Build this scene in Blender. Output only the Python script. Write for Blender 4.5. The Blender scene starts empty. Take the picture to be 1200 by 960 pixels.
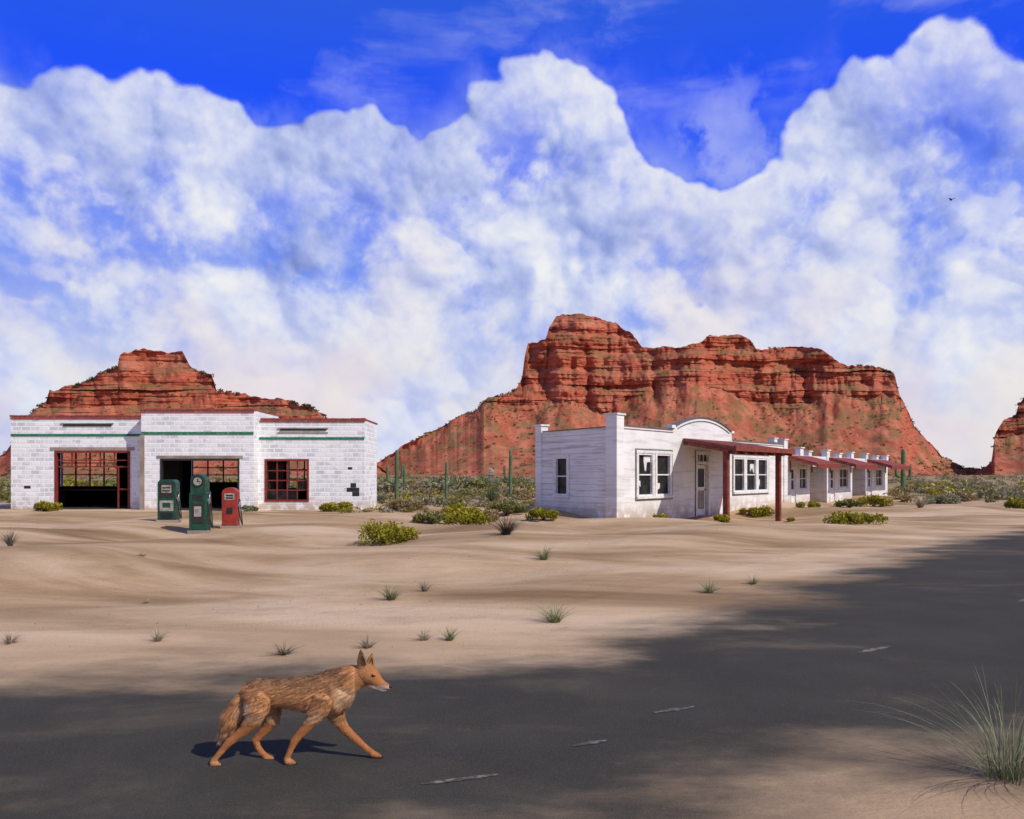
import bpy, math, random
import numpy as np
from mathutils import Vector, noise, Matrix
random.seed(7); rng=np.random.default_rng(7)
scene=bpy.context.scene
scene.view_settings.view_transform='Standard'; scene.view_settings.look='None'; scene.view_settings.exposure=0

# ------------------------------------------------------------ node helpers
class NT:
    def __init__(s,tree): s.t=tree; s.N=tree.nodes; s.L=tree.links
    def n(s,typ,**kw):
        nd=s.N.new(typ)
        for k,v in kw.items(): setattr(nd,k,v)
        return nd
    def put(s,sock,v):
        if v is None: return
        if isinstance(v,bpy.types.NodeSocket): s.L.new(v,sock)
        else:
            if sock.type=='RGBA' and len(v)==3: v=(*v,1)
            sock.default_value=v
    def m(s,op,a,b=None,c=None,clamp=False):
        nd=s.n('ShaderNodeMath',operation=op,use_clamp=clamp)
        s.put(nd.inputs[0],a); s.put(nd.inputs[1],b); s.put(nd.inputs[2],c); return nd.outputs[0]
    def vm(s,op,a,b=None,sc=None):
        nd=s.n('ShaderNodeVectorMath',operation=op)
        s.put(nd.inputs[0],a)
        if b is not None: s.put(nd.inputs[1],b)
        if sc is not None: s.put(nd.inputs['Scale'],sc)
        return nd.outputs[0]
    def mix(s,f,a,b,blend='MIX'):
        nd=s.n('ShaderNodeMix',data_type='RGBA',blend_type=blend)
        s.put(nd.inputs[0],f); s.put(nd.inputs[6],a); s.put(nd.inputs[7],b); return nd.outputs[2]
    def ramp(s,f,stops,interp='LINEAR'):
        nd=s.n('ShaderNodeValToRGB'); cr=nd.color_ramp; cr.interpolation=interp
        while len(cr.elements)<len(stops): cr.elements.new(.5)
        for e,(p,c) in zip(cr.elements,stops):
            e.position=p
            if not hasattr(c,'__len__'): c=(c,c,c)
            e.color=(*c,1)
        s.put(nd.inputs[0],f); return nd.outputs[0]
    def noise(s,v,scale,detail=4,rough=.5,dims='3D',dist=0,color=False):
        nd=s.n('ShaderNodeTexNoise',noise_dimensions=dims)
        s.put(nd.inputs['Vector'],v); nd.inputs['Scale'].default_value=scale
        nd.inputs['Detail'].default_value=detail; nd.inputs['Roughness'].default_value=rough
        nd.inputs['Distortion'].default_value=dist
        return nd.outputs['Color'] if color else nd.outputs[0]
    def sm(s,v,a,b):
        nd=s.n('ShaderNodeMapRange',interpolation_type='SMOOTHSTEP')
        s.put(nd.inputs['Value'],v); nd.inputs['From Min'].default_value=a; nd.inputs['From Max'].default_value=b
        return nd.outputs[0]
    def xyz(s,v):
        nd=s.n('ShaderNodeSeparateXYZ'); s.put(nd.inputs[0],v); return nd.outputs
    def comb(s,x,y,z):
        nd=s.n('ShaderNodeCombineXYZ'); s.put(nd.inputs[0],x); s.put(nd.inputs[1],y); s.put(nd.inputs[2],z); return nd.outputs[0]

def new_mat(name):
    m=bpy.data.materials.new(name); m.use_nodes=True
    nt=NT(m.node_tree); b=m.node_tree.nodes['Principled BSDF']
    return m,nt,b
def add_bump(nt,b,h,strength=.4,dist=.02):
    bp=nt.n('ShaderNodeBump'); bp.inputs['Strength'].default_value=strength; bp.inputs['Distance'].default_value=dist
    nt.put(bp.inputs['Height'],h); nt.L.new(bp.outputs[0],b.inputs['Normal'])
def pos(nt): return nt.n('ShaderNodeNewGeometry').outputs['Position']
def noisy(name,c1,c2,scale=4,rough=.8,bump=.3,dist=.01,detail=4,c3=None,spec=.3,metal=0,lo=.35,hi=.65):
    m,nt,b=new_mat(name); p=pos(nt)
    f=nt.sm(nt.noise(p,scale,detail,.6),lo,hi)
    col=nt.mix(f,c1,c2)
    if c3 is not None:
        f2=nt.sm(nt.noise(p,scale*2.7,5,.7),.56,.66); col=nt.mix(f2,col,c3)
    nt.put(b.inputs['Base Color'],col); b.inputs['Roughness'].default_value=rough
    b.inputs['Specular IOR Level'].default_value=spec; b.inputs['Metallic'].default_value=metal
    if bump: add_bump(nt,b,nt.noise(p,scale*6,3,.65),bump,dist)
    return m
def vcol_mat(name,rough=.85,translucent=.0,spec=.2):
    m,nt,b=new_mat(name)
    a=nt.n('ShaderNodeAttribute',attribute_name='Col')
    nt.L.new(a.outputs['Color'],b.inputs['Base Color']); b.inputs['Roughness'].default_value=rough
    b.inputs['Specular IOR Level'].default_value=spec
    if translucent:
        tr=nt.n('ShaderNodeBsdfTranslucent'); nt.L.new(a.outputs['Color'],tr.inputs[0])
        mx=nt.n('ShaderNodeMixShader'); mx.inputs[0].default_value=translucent
        nt.L.new(b.outputs[0],mx.inputs[1]); nt.L.new(tr.outputs[0],mx.inputs[2])
        nt.L.new(mx.outputs[0],m.node_tree.nodes['Material Output'].inputs[0])
    return m

# ------------------------------------------------------------ mesh helpers
def empty(name,loc=(0,0,0)):
    o=bpy.data.objects.new(name,None); o.location=loc; scene.collection.objects.link(o); o.empty_display_size=.3; return o
def mesh_ob(name,verts,faces,mat,parent=None,loc=None,cols=None,smooth=False,bevel=0):
    """verts in world coordinates; stored relative to parent / loc"""
    v=np.asarray(verts,dtype=float)
    me=bpy.data.meshes.new(name)
    off=np.array(parent.location if parent else (loc if loc is not None else (0,0,0)),dtype=float)
    me.from_pydata((v-off).tolist(),[],faces if isinstance(faces,list) else faces.tolist()); me.update()
    if cols is not None:
        c=np.ones((len(v),4)); c[:,:3]=cols
        at=me.color_attributes.new('Col','FLOAT_COLOR','POINT'); at.data.foreach_set('color',c.ravel())
    if smooth: me.polygons.foreach_set('use_smooth',[True]*len(me.polygons))
    o=bpy.data.objects.new(name,me); scene.collection.objects.link(o)
    if mat: me.materials.append(mat)
    if parent: o.parent=parent
    elif loc is not None: o.location=loc
    if bevel:
        bm=o.modifiers.new('bevel','BEVEL'); bm.width=bevel; bm.segments=2; bm.limit_method='ANGLE'
    return o
class Fr:
    """wall frame: origin, horizontal direction u, outward normal n"""
    def __init__(s,o,u,n): s.o=np.array([o[0],o[1],0.]); s.u=np.array([u[0],u[1],0.])/np.hypot(*u[:2]); s.n=np.array([n[0],n[1],0.])/np.hypot(*n[:2])
    def p(s,u,n,z): return s.o+s.u*u+s.n*n+np.array([0,0,z])
BOXF=[[0,1,2,3],[7,6,5,4],[0,4,5,1],[1,5,6,2],[2,6,7,3],[3,7,4,0]]
def boxes(name,fr,lst,mat,parent,bevel=0):
    V=[];F=[]
    for (u0,u1,n0,n1,z0,z1) in lst:
        k=len(V)
        for z in (z0,z1):
            for (u,n) in ((u0,n0),(u1,n0),(u1,n1),(u0,n1)): V.append(fr.p(u,n,z))
        F+= [[k+i for i in f] for f in BOXF]
    o=mesh_ob(name,V,F,mat,parent,bevel=bevel)
    fixn(o); return o
def fixn(o):
    import bmesh
    bm=bmesh.new(); bm.from_mesh(o.data); bmesh.ops.recalc_face_normals(bm,faces=bm.faces); bm.to_mesh(o.data); bm.free()
def wall(name,fr,u0,u1,z0,z1,th,ops,mat,parent):
    us=sorted(set([u0,u1]+[a for o in ops for a in o[:2]])); zs=sorted(set([z0,z1]+[a for o in ops for a in o[2:]]))
    def solid(i,j):
        if i<0 or j<0 or i>=len(us)-1 or j>=len(zs)-1: return False
        u=(us[i]+us[i+1])/2; z=(zs[j]+zs[j+1])/2
        return not any(o[0]<u<o[1] and o[2]<z<o[3] for o in ops)
    V=[];F=[]
    def q(*ps):
        k=len(V); V.extend(fr.p(*p) for p in ps); F.append([k,k+1,k+2,k+3])
    for i in range(len(us)-1):
        for j in range(len(zs)-1):
            if not solid(i,j): continue
            a,b,c,d=us[i],us[i+1],zs[j],zs[j+1]
            q((a,0,c),(b,0,c),(b,0,d),(a,0,d)); q((a,-th,c),(a,-th,d),(b,-th,d),(b,-th,c))
            if not solid(i-1,j): q((a,0,c),(a,0,d),(a,-th,d),(a,-th,c))
            if not solid(i+1,j): q((b,0,c),(b,-th,c),(b,-th,d),(b,0,d))
            if not solid(i,j-1): q((a,0,c),(a,-th,c),(b,-th,c),(b,0,c))
            if not solid(i,j+1): q((a,0,d),(b,0,d),(b,-th,d),(a,-th,d))
    return mesh_ob(name,V,F,mat,parent)
def prism(name,fr,pts,n0,n1,mat,parent,bevel=0):
    k=len(pts); V=[fr.p(u,n0,z) for u,z in pts]+[fr.p(u,n1,z) for u,z in pts]
    F=[list(range(k)),list(range(2*k-1,k-1,-1))]+[[i,(i+1)%k,k+(i+1)%k,k+i] for i in range(k)]
    o=mesh_ob(name,V,F,mat,parent,bevel=bevel); fixn(o); return o
def poly_slab(name,pts,z0,z1,mat,parent):
    k=len(pts); V=[(x,y,z0) for x,y in pts]+[(x,y,z1) for x,y in pts]
    F=[list(range(k)),list(range(2*k-1,k-1,-1))]+[[i,(i+1)%k,k+(i+1)%k,k+i] for i in range(k)]
    o=mesh_ob(name,V,F,mat,parent); fixn(o); return o
def sstep(a,b,v): t=np.clip((v-a)/(b-a),0,1); return t*t*(3-2*t)

# ------------------------------------------------------------ light + sky
S=Vector((.58,-.45,.66)).normalized()
sun=bpy.data.lights.new('sun','SUN'); sun.energy=3.8; sun.angle=math.radians(.5); sun.color=(1,.94,.84)
so=bpy.data.objects.new('sun',sun); scene.collection.objects.link(so); so.rotation_euler=S.to_track_quat('Z','Y').to_euler(); so.location=(20,-20,40)

# cumulus layer generated numerically as a (azimuth, elevation) map of the whole horizon
CW,CH,ELM=3072,800,.64
_tab=rng.random((256,256)).astype(np.float32)
def vnoise(x,y,seed=0):
    x=x+seed*17.31; y=y+seed*9.77
    xi=np.floor(x).astype(np.int32); yi=np.floor(y).astype(np.int32); fx=(x-xi).astype(np.float32); fy=(y-yi).astype(np.float32)
    fx=fx*fx*fx*(fx*(fx*6-15)+10); fy=fy*fy*fy*(fy*(fy*6-15)+10)
    a=_tab[yi&255,xi&255]; b=_tab[yi&255,(xi+1)&255]; c=_tab[(yi+1)&255,xi&255]; d=_tab[(yi+1)&255,(xi+1)&255]
    return (a+(b-a)*fx)*(1-fy)+(c+(d-c)*fx)*fy
def fbm(x,y,sc,oct_=5,rough=.5,seed=0):
    t=0;am=1;tot=0
    for o in range(oct_):
        ca,sa=math.cos(o*.7),math.sin(o*.7)
        t=t+am*vnoise((x*ca-y*sa)*sc,(x*sa+y*ca)*sc,seed+o*3.1); tot+=am; am*=rough; sc*=2.03
    return t/tot
uu_=(np.arange(CW)+.5)/CW*2-1; azc=np.tan(uu_*math.atan(math.pi)); elc=(np.arange(CH)+.5)/CH*ELM
AZ,EL=np.meshgrid(azc,elc); AZ=AZ.astype(np.float32); EL=EL.astype(np.float32)
prof=[(-3.2,.34),(-2.4,.40),(-1.9,.30),(-1.3,.42),(-.9,.33),(-.7,.38),(-.60,.37),(-.54,.375),(-.47,.385),(-.40,.395),(-.33,.385),(-.28,.36),(-.22,.375),(-.16,.385),(-.12,.372),(-.08,.368),(-.06,.385),(-.04,.425),(.0,.445),(.05,.452),(.09,.440),(.12,.40),(.142,.35),(.17,.325),(.20,.315),(.26,.305),(.31,.325),(.335,.38),(.38,.405),(.43,.425),(.47,.435),(.51,.42),(.545,.385),(.58,.36),(.7,.31),(1.0,.40),(1.5,.30),(2.1,.41),(2.6,.31),(3.2,.34)]
PA=np.array(prof)
wx=(fbm(AZ,EL,22,4,.55,1)-.5); wy=(fbm(AZ,EL,22,4,.55,2)-.5)
WX=AZ+wx*.036; WY=EL+wy*.036
Hc=np.full((CH,CW),-.3,np.float32)
def ci(a): return (math.atan(a)/math.atan(math.pi)+1)/2*CW
def splat(a,e,zc,r):
    m_=r+.02
    c0=int(max(0,ci(a-m_))); c1=int(min(CW,ci(a+m_)+1)); r0=int(max(0,(e-m_)/ELM*CH)); r1=int(min(CH,(e+m_)/ELM*CH+1))
    if c1-c0<2 or r1-r0<2: return
    dx=WX[r0:r1,c0:c1]-a; dy=WY[r0:r1,c0:c1]-e; q=r*r-dx*dx-dy*dy
    h=np.where(q>0,zc+np.sqrt(np.maximum(q,0)),-1); np.maximum(Hc[r0:r1,c0:c1],h,out=Hc[r0:r1,c0:c1])
big_=[]
for (a0,a1,n_) in ((-.72,.72,380),(-3.1,-.72,180),(.72,3.1,180)):
    for i in range(n_):
        a=rng.uniform(a0,a1); tp=np.interp(a,PA[:,0],PA[:,1]); r=rng.uniform(.020,.050)
        tp=min(tp,np.interp(a-r*.8,PA[:,0],PA[:,1])+r*.5,np.interp(a+r*.8,PA[:,0],PA[:,1])+r*.5)
        e=tp-r*1.05-(tp*rng.random()**1.5 if rng.random()<.62 else 0)
        big_.append((a,e,rng.uniform(0,.05)+(.4-e)*.10,r))
for (a,e,zc,r) in big_:
    splat(a,e,zc,r)
    front=abs(a)<.75
    for k_ in range(11 if front else 5):
        th=rng.uniform(-.5,math.pi+.5); ph=rng.uniform(.25,1.05)
        r2=r*rng.uniform(.32,.55); a2=a+r*math.cos(th)*ph*.95; e2=e+r*math.sin(th)*ph*.95; z2=zc+r*math.sqrt(max(0,1-min(ph,1)**2))*.8
        if e2+r2>np.interp(a2,PA[:,0],PA[:,1])+.012: continue
        splat(a2,e2,z2,r2)
        if front:
            for j in range(4):
                th3=rng.uniform(-.6,math.pi+.6); r3=r2*rng.uniform(.3,.55)
                splat(a2+r2*math.cos(th3)*.85,e2+r2*math.sin(th3)*.85,z2+r2*.35,r3)
def gblur(im,sx,sy=None):
    sy=sy or sx; fy=np.fft.fftfreq(im.shape[0])[:,None]; fx=np.fft.rfftfreq(im.shape[1])[None]
    pad=np.fft.rfft2(im); return np.fft.irfft2(pad*np.exp(-2*(math.pi**2)*((fx*sx)**2+(fy*sy)**2)),s=im.shape).astype(np.float32)
m0=(Hc>-.2).astype(np.float32)
TOP=np.interp(azc,PA[:,0],PA[:,1])[None,:].astype(np.float32)
mask=np.maximum(m0,(EL<TOP-.10+.10*(fbm(AZ,EL,12,4,.55,41)-.5))*1.0).astype(np.float32)
fill=gblur(np.where(m0>0,Hc,0),16)/np.maximum(gblur(m0,16),.03)
Hs=np.where(m0>0,Hc,fill-.012); Hs=Hs+.007*(fbm(AZ,EL,60,4,.6,5)-.5)*2
dr=ELM/CH; dpx=(np.gradient(azc)[None,:]).astype(np.float32)
def shade(H):
    gy,gx=np.gradient(H); gy=gy/dr; gx=gx/dpx; il=1/np.sqrt(1+gx*gx+gy*gy); return (-gx*.50-gy*.62+.60)*il
lf=shade(gblur(Hs,2.8)); lm=shade(gblur(Hs,8)); lb=shade(gblur(Hs,26))
cav=np.clip((Hs-gblur(Hs,30))*12,-1,1)
soft=fbm(AZ,EL,9,6,.55,8)
lit=.24*lf+.38*lm+.38*lb
lit=.45+.46*(lit-.45)+.10*cav+.50*(fbm(AZ,EL,6,4,.5,11)-.5)+.44*(fbm(AZ,EL,17,5,.6,12)-.5)+.30*(fbm(AZ+.02*soft,EL,48,4,.6,19)-.5)
low=1-sstep(.02,.25,EL)
lit=lit-.08*sstep(-.02,-.16,AZ)*sstep(.22,.30,EL)
lit=lit+.14*low; lit=lit*(1-.4*low)+.68*.4*low
edge=gblur(mask,4)*.5+gblur(mask,13)*.5
alpha=sstep(.24,.80,edge+.56*(fbm(AZ,EL,26,6,.63,14)-.5))
halo=gblur(mask,28)*sstep(.38,.66,fbm(AZ,EL,8,6,.6,15))*.6; alpha=np.maximum(alpha,halo)
n1_=fbm(AZ+.06*soft,EL*1.1,7,6,.6,17); n2_=fbm(AZ+.03*soft,EL,19,6,.62,29)
body=sstep(.02,.10,TOP-EL)
thin=sstep(.44,.68,.6*n1_+.4*n2_)*sstep(.06,.22,EL)*(1-.5*sstep(.50,.75,lit))*(.35+.65*body)
alpha=alpha*(1-.74*thin)
wisp=sstep(.52,.80,fbm(AZ*1.0+.1*soft,EL*3.2,4.5,6,.6,21))*sstep(.36,.42,EL)*.26; alpha=np.maximum(alpha,wisp)
veil=sstep(.14,.24,AZ)*sstep(.36,.28,AZ)*sstep(.29,.33,EL)*sstep(.47,.38,EL)*sstep(.42,.70,fbm(AZ+.05*soft,EL,14,6,.6,33))*.36; alpha=np.maximum(alpha,veil)
alpha=np.maximum(alpha,(1-sstep(.05,.22,EL))*.97)
lit=np.clip(lit,0,1)
stops=np.array([0,.22,.42,.6,.8,1.]); cs=np.array([(.48,.54,.79),(.61,.67,.885),(.73,.775,.94),(.835,.86,.96),(.925,.935,.96),(.98,.975,.97)])
RGB=np.stack([np.interp(lit,stops,cs[:,k_]) for k_ in range(3)],-1)
wm=(low*sstep(.36,.62,fbm(AZ,EL,7,5,.55,23)))[...,None]*.75; RGB=RGB*(1-wm)+np.array((.94,.905,.875))*wm
pk=((1-sstep(.05,.38,EL))*sstep(.46,.66,fbm(AZ,EL,6,4,.5,25)))[...,None]*.6; RGB=RGB*(1-pk)+np.array((.905,.85,.88))*pk
px_=np.ones((CH,CW,4),np.float32); px_[...,:3]=RGB; px_[...,3]=alpha
img=bpy.data.images.new('cumulus_map',CW,CH,alpha=True); img.alpha_mode='CHANNEL_PACKED'; img.pixels.foreach_set(px_.ravel()); img.update(); img.pack()

w=bpy.data.worlds.new('World'); scene.world=w; w.use_nodes=True; w.cycles.sampling_method='NONE'
nt=NT(w.node_tree); bg=w.node_tree.nodes['Background']; bg.inputs[1].default_value=.1
sky=nt.n('ShaderNodeTexSky',sky_type='NISHITA'); sky.sun_disc=False
sky.sun_elevation=math.asin(S.z); sky.sun_rotation=math.atan2(S.x,S.y)
dirv=nt.n('ShaderNodeTexCoord').outputs['Generated']
x,y,z=nt.xyz(dirv)[:3]
az=nt.m('ARCTAN2',x,y); el=nt.m('ARCSINE',z)
tu=nt.m('ADD',nt.m('MULTIPLY',nt.m('ARCTANGENT',az),.5/math.atan(math.pi)),.5); tv_=nt.m('DIVIDE',nt.m('MAXIMUM',el,.001),ELM)
it=nt.n('ShaderNodeTexImage',extension='EXTEND'); it.image=img; nt.put(it.inputs[0],nt.comb(tu,tv_,0))
alp=nt.m('MULTIPLY',it.outputs['Alpha'],nt.m('SUBTRACT',1,nt.sm(el,.56,.63)))
blue=nt.ramp(nt.m('DIVIDE',el,1.5708),[(0,(.30,.44,.88)),(.10,(.16,.31,.93)),(.17,(.055,.18,.95)),(.26,(.008,.080,.97)),(.36,(.03,.12,.62)),(.55,(.10,.15,.30)),(1,(.11,.15,.24))])
skyc=nt.mix(.94,nt.vm('SCALE',sky.outputs[0],sc=.8),nt.vm('SCALE',blue,sc=10))
colr=nt.mix(alp,skyc,nt.vm('SCALE',it.outputs['Color'],sc=9.7))
colr=nt.mix(nt.sm(z,-.02,0),(2.4,1.8,1.3),colr)
nt.L.new(colr,bg.inputs[0])

# ------------------------------------------------------------ camera
cam=bpy.data.cameras.new('camera'); co=bpy.data.objects.new('camera',cam); scene.collection.objects.link(co)
co.location=(0,0,1.6); co.rotation_euler=(math.radians(90),0,0); cam.lens=30; cam.sensor_width=36; cam.shift_y=76/1200
cam.clip_end=9000; cam.clip_start=.05; scene.camera=co

# ------------------------------------------------------------ terrain
UP=np.array([(-60,5.5),(-30,6.3),(-4.1,6.95),(-1,7.25),(0.4,7.7),(1.6,9.2),(3.2,11.4),(6,15),(11.4,21.5),(30,40),(70,72)])
LO=np.array([(-60,1.5),(-20,1.5),(0.3,3.2),(1.1,4.0),(2.2,4.35),(3.4,4.8),(5,5.4),(9,7.2),(20,13),(40,26),(70,46)])
def road_sdf(x,y):
    def dseg(poly,x,y):
        best=np.full(x.shape,1e9)
        for (a,b) in zip(poly[:-1],poly[1:]):
            d=b-a; tt=np.clip(((x-a[0])*d[0]+(y-a[1])*d[1])/(d@d),0,1)
            best=np.minimum(best,np.hypot(x-a[0]-tt*d[0],y-a[1]-tt*d[1]))
        return best
    yu=np.interp(x,UP[:,0],UP[:,1]); yl=np.interp(x,LO[:,0],LO[:,1])
    su=np.where(y<yu,1,-1)*dseg(UP,x,y); sl=np.where(y>yl,1,-1)*dseg(LO,x,y)
    return np.minimum(su,sl)
def terrain(x,y):
    x=np.asarray(x,float); y=np.asarray(y,float)
    f=(np.sin(x*.31+1.3+.8*np.sin(y*.21))*np.sin(y*.37+.4+.6*np.sin(x*.17))*.6+.4*np.sin(x*.83+y*.55)*np.sin(y*.71-x*.2+2))
    h=.30*f*sstep(400,60,y)
    h=h*np.where((x<-5)&(y>34),.2,1)
    h=h-.40*np.exp(-((x-11)**2/30+(y-32.5)**2/20))
    h=h+.26*np.exp(-((x-4.4)**2/6+(y-30.3)**2/1.8))+.18*np.exp(-((x-8)**2/10+(y-24)**2/6))+.22*np.exp(-((x+9)**2/26+(y-18)**2/6))
    h=h+sstep(120,700,np.hypot(x,y))*1.2*np.sin(x*.013)*np.sin(y*.017+1)
    h=h*sstep(2.2,5.5,-road_sdf(x,y))
    return h
def tz(x,y): return float(terrain(np.array([x]),np.array([y]))[0])
n=340; k=7.6; u=np.linspace(-1,1,n); gx=3500*np.sinh(k*u)/np.sinh(k); gy=13+3500*np.sinh(k*u)/np.sinh(k)
X,Y=np.meshgrid(gx,gy); Z=terrain(X,Y)
V=np.stack([X.ravel(),Y.ravel(),Z.ravel()],1)
ii=np.arange(n*n).reshape(n,n); F=np.stack([ii[:-1,:-1],ii[:-1,1:],ii[1:,1:],ii[1:,:-1]],-1).reshape(-1,4)

def sand_nodes(nt,p):
    px,py,pz=nt.xyz(p)[:3]
    st=nt.comb(nt.m('MULTIPLY',nt.m('ADD',px,nt.m('MULTIPLY',py,.9)),.15),nt.m('MULTIPLY',py,.26),0)
    a=nt.noise(st,1.25,6,.56,dist=.7)
    col=nt.ramp(a,[(.30,(.27,.16,.083)),(.43,(.41,.265,.145)),(.53,(.56,.385,.235)),(.66,(.69,.50,.335))])
    near=nt.m('SUBTRACT',1,nt.sm(py,7,12))
    col=nt.mix(nt.m('MULTIPLY',near,.4),col,(.60,.43,.285))
    gr=nt.noise(p,32,3,.7)
    col=nt.mix(nt.m('MULTIPLY',nt.sm(gr,.5,.75),.30),col,(.22,.145,.085))
    b=nt.noise(nt.vm('MULTIPLY',p,(.6,1.1,1)),.9,5,.6)
    col=nt.mix(nt.m('MULTIPLY',nt.sm(b,.5,.72),.36),col,(.30,.205,.115))
    far=nt.m('MULTIPLY',nt.sm(py,42,75),nt.sm(b,.36,.62))
    col=nt.mix(far,col,(.22,.165,.075))
    col=nt.mix(nt.m('MULTIPLY',nt.sm(py,250,700),.6),col,(.30,.13,.07))
    h=nt.m('ADD',nt.m('MULTIPLY',gr,.40),nt.m('MULTIPLY',b,2.4))
    return col,h
gm,nt,b=new_mat('sand'); p=pos(nt); col,h=sand_nodes(nt,p)
nt.put(b.inputs['Base Color'],col); b.inputs['Roughness'].default_value=.95; b.inputs['Specular IOR Level'].default_value=.1; add_bump(nt,b,h,.7,.08)
mesh_ob('ground',V,F,gm,smooth=True)

# road sheet with drifted-sand edges
rx=np.concatenate([np.linspace(-60,-8,40)[:-1],np.linspace(-8,20,190),np.linspace(20,70,60)[1:]])
V=[]
yu=np.interp(rx,UP[:,0],UP[:,1]); yl=np.interp(rx,LO[:,0],LO[:,1])
R=len(rx); C=70
for i in range(R):
    for yv in np.linspace(yl[i]-2.0,yu[i]+2.4,C): V.append((rx[i],yv,.004))
V=np.array(V); sd=road_sdf(V[:,0],V[:,1])
ii=np.arange(R*C).reshape(R,C); F=np.stack([ii[:-1,:-1],ii[1:,:-1],ii[1:,1:],ii[:-1,1:]],-1).reshape(-1,4)
F=F[(sd[F]>-1.8).all(1)]
rm,nt,b=new_mat('asphalt'); p=pos(nt); scol,sh=sand_nodes(nt,p)
at=nt.n('ShaderNodeAttribute',attribute_name='sdf').outputs['Fac']
ac=nt.mix(nt.sm(nt.noise(p,.9,4,.6),.35,.7),(.048,.044,.036),(.063,.057,.047))
sp_=nt.noise(p,150,2,.5)
ac=nt.mix(nt.m('MULTIPLY',nt.sm(sp_,.56,.7),.5),ac,(.13,.12,.10))
ac=nt.mix(nt.m('MULTIPLY',nt.sm(sp_,.45,.32),.4),ac,(.028,.026,.024))
pst=nt.vm('MULTIPLY',p,(.45,.8,1))
nzz=nt.noise(pst,.9,6,.62)
nz=nt.m('MULTIPLY',nt.m('SUBTRACT',nzz,.5),3.8)
fr_=nt.sm(nt.m('ADD',at,nz),-.75,1.0)
dust=nt.m('MULTIPLY',nt.sm(nt.noise(nt.vm('MULTIPLY',p,(.5,1.1,1)),.65,6,.62,dist=.5),.52,.82),.30)
fac=nt.m('MULTIPLY',fr_,nt.m('SUBTRACT',1,dust))
nt.put(b.inputs['Base Color'],nt.mix(fac,scol,ac)); b.inputs['Roughness'].default_value=.9; b.inputs['Specular IOR Level'].default_value=.12
add_bump(nt,b,nt.mix(fac,sh,nt.m('MULTIPLY',sp_,.25)),.55,.035)
ro=mesh_ob('road',V,F,rm)
a=ro.data.attributes.new('sdf','FLOAT','POINT'); a.data.foreach_set('value',sd)
dm,nt,b=new_mat('worn_road_paint'); p=pos(nt)
f=nt.m('MULTIPLY',nt.sm(nt.noise(p,16,6,.75),.44,.62),.6)
nt.put(b.inputs['Base Color'],nt.mix(f,(.060,.054,.045),(.30,.28,.25))); b.inputs['Roughness'].default_value=.9
V=[];F=[]
for (cx,cy,L,W,a) in [(-.27,4.46,.42,.05,.35),(.46,5.06,.24,.05,.45),(1.1,5.78,.34,.06,.45),(3.3,7.77,.5,.09,.62),(6.6,10.9,.7,.1,.72),(11,15.2,.9,.1,.7)]:
    d=np.array([math.cos(a),math.sin(a)]); q=np.array([-d[1],d[0]]); kk=len(V); M=10
    for i in range(M+1):
        t_=i/M; wv=W*.5*(math.sin(math.pi*min(max(t_,.04),.96))**.4)*random.uniform(.7,1.2)
        c=np.array([cx,cy])+d*(t_-.5)*L
        V.append((*(c+q*wv),.008)); V.append((*(c-q*wv),.008))
    F+=[[kk+2*i,kk+2*i+1,kk+2*i+3,kk+2*i+2] for i in range(M)]
mesh_ob('lane_marking',V,F,dm)

V=[];F=[]
def pebble(x,y,r):
    kk=len(V); zc=tz(x,y)+r*.15
    pts=[(0,0,.7),(1,0,0),(0,1,0),(-1,0,0),(0,-1,0),(0,0,-.7)]
    for q in pts: V.append((x+q[0]*r*random.uniform(.6,1.3),y+q[1]*r*random.uniform(.6,1.2),zc+q[2]*r*random.uniform(.5,.9)))
    for f in ([0,1,2],[0,2,3],[0,3,4],[0,4,1],[5,2,1],[5,3,2],[5,4,3],[5,1,4]): F.append([kk+i for i in f])
for i in range(260):
    yy=random.uniform(7,26); xx=random.uniform(-.65,.65)*yy
    if float(road_sdf(np.array([xx]),np.array([yy]))[0])>.0: continue
    pebble(xx,yy,random.uniform(.006,.018)*(1+.01*yy))
for i in range(160):
    yy=random.uniform(3.9,7); xx=random.uniform(-.62,.62)*yy; pebble(xx,yy,random.uniform(.002,.006))
mesh_ob('gravel',V,F,noisy('pebble_stone',(.34,.25,.17),(.20,.14,.10),9,.9,.2))

# ------------------------------------------------------------ mesas
mm,nt,b=new_mat('red_sandstone'); p=pos(nt); px,py,pz=nt.xyz(p)[:3]
q=nt.comb(nt.m('MULTIPLY',px,.008),nt.m('MULTIPLY',py,.008),nt.m('MULTIPLY',nt.m('ADD',pz,nt.m('MULTIPLY',nt.noise(p,.02,3,.6),16)),.13))
sA=nt.noise(q,1.0,6,.72)
col=nt.ramp(sA,[(.30,(.16,.032,.022)),(.42,(.37,.078,.042)),(.50,(.54,.155,.085)),(.56,(.35,.070,.042)),(.64,(.60,.225,.135)),(.72,(.66,.37,.26))])
vs=nt.noise(nt.vm('MULTIPLY',p,(.07,.07,.03)),1,5,.65)
col=nt.mix(nt.m('MULTIPLY',nt.sm(vs,.54,.70),.42),col,(.19,.04,.030))
pa=nt.noise(p,.045,6,.7)
col=nt.mix(nt.m('MULTIPLY',nt.sm(pa,.54,.68),.45),col,(.56,.19,.09))
nz_=nt.xyz(nt.n('ShaderNodeNewGeometry').outputs['Normal'])[2]
tal=nt.sm(nz_,.38,.62)
col=nt.mix(nt.m('MULTIPLY',tal,.8),col,nt.mix(nt.sm(nt.noise(nt.vm('MULTIPLY',p,(1.3,.3,1)),.05,6,.7),.35,.62),(.28,.070,.040),(.50,.18,.105)))
gfac=nt.m('MULTIPLY',tal,nt.sm(pa,.45,.58)); col=nt.mix(nt.m('MULTIPLY',gfac,.7),col,(.18,.13,.055))
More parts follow.
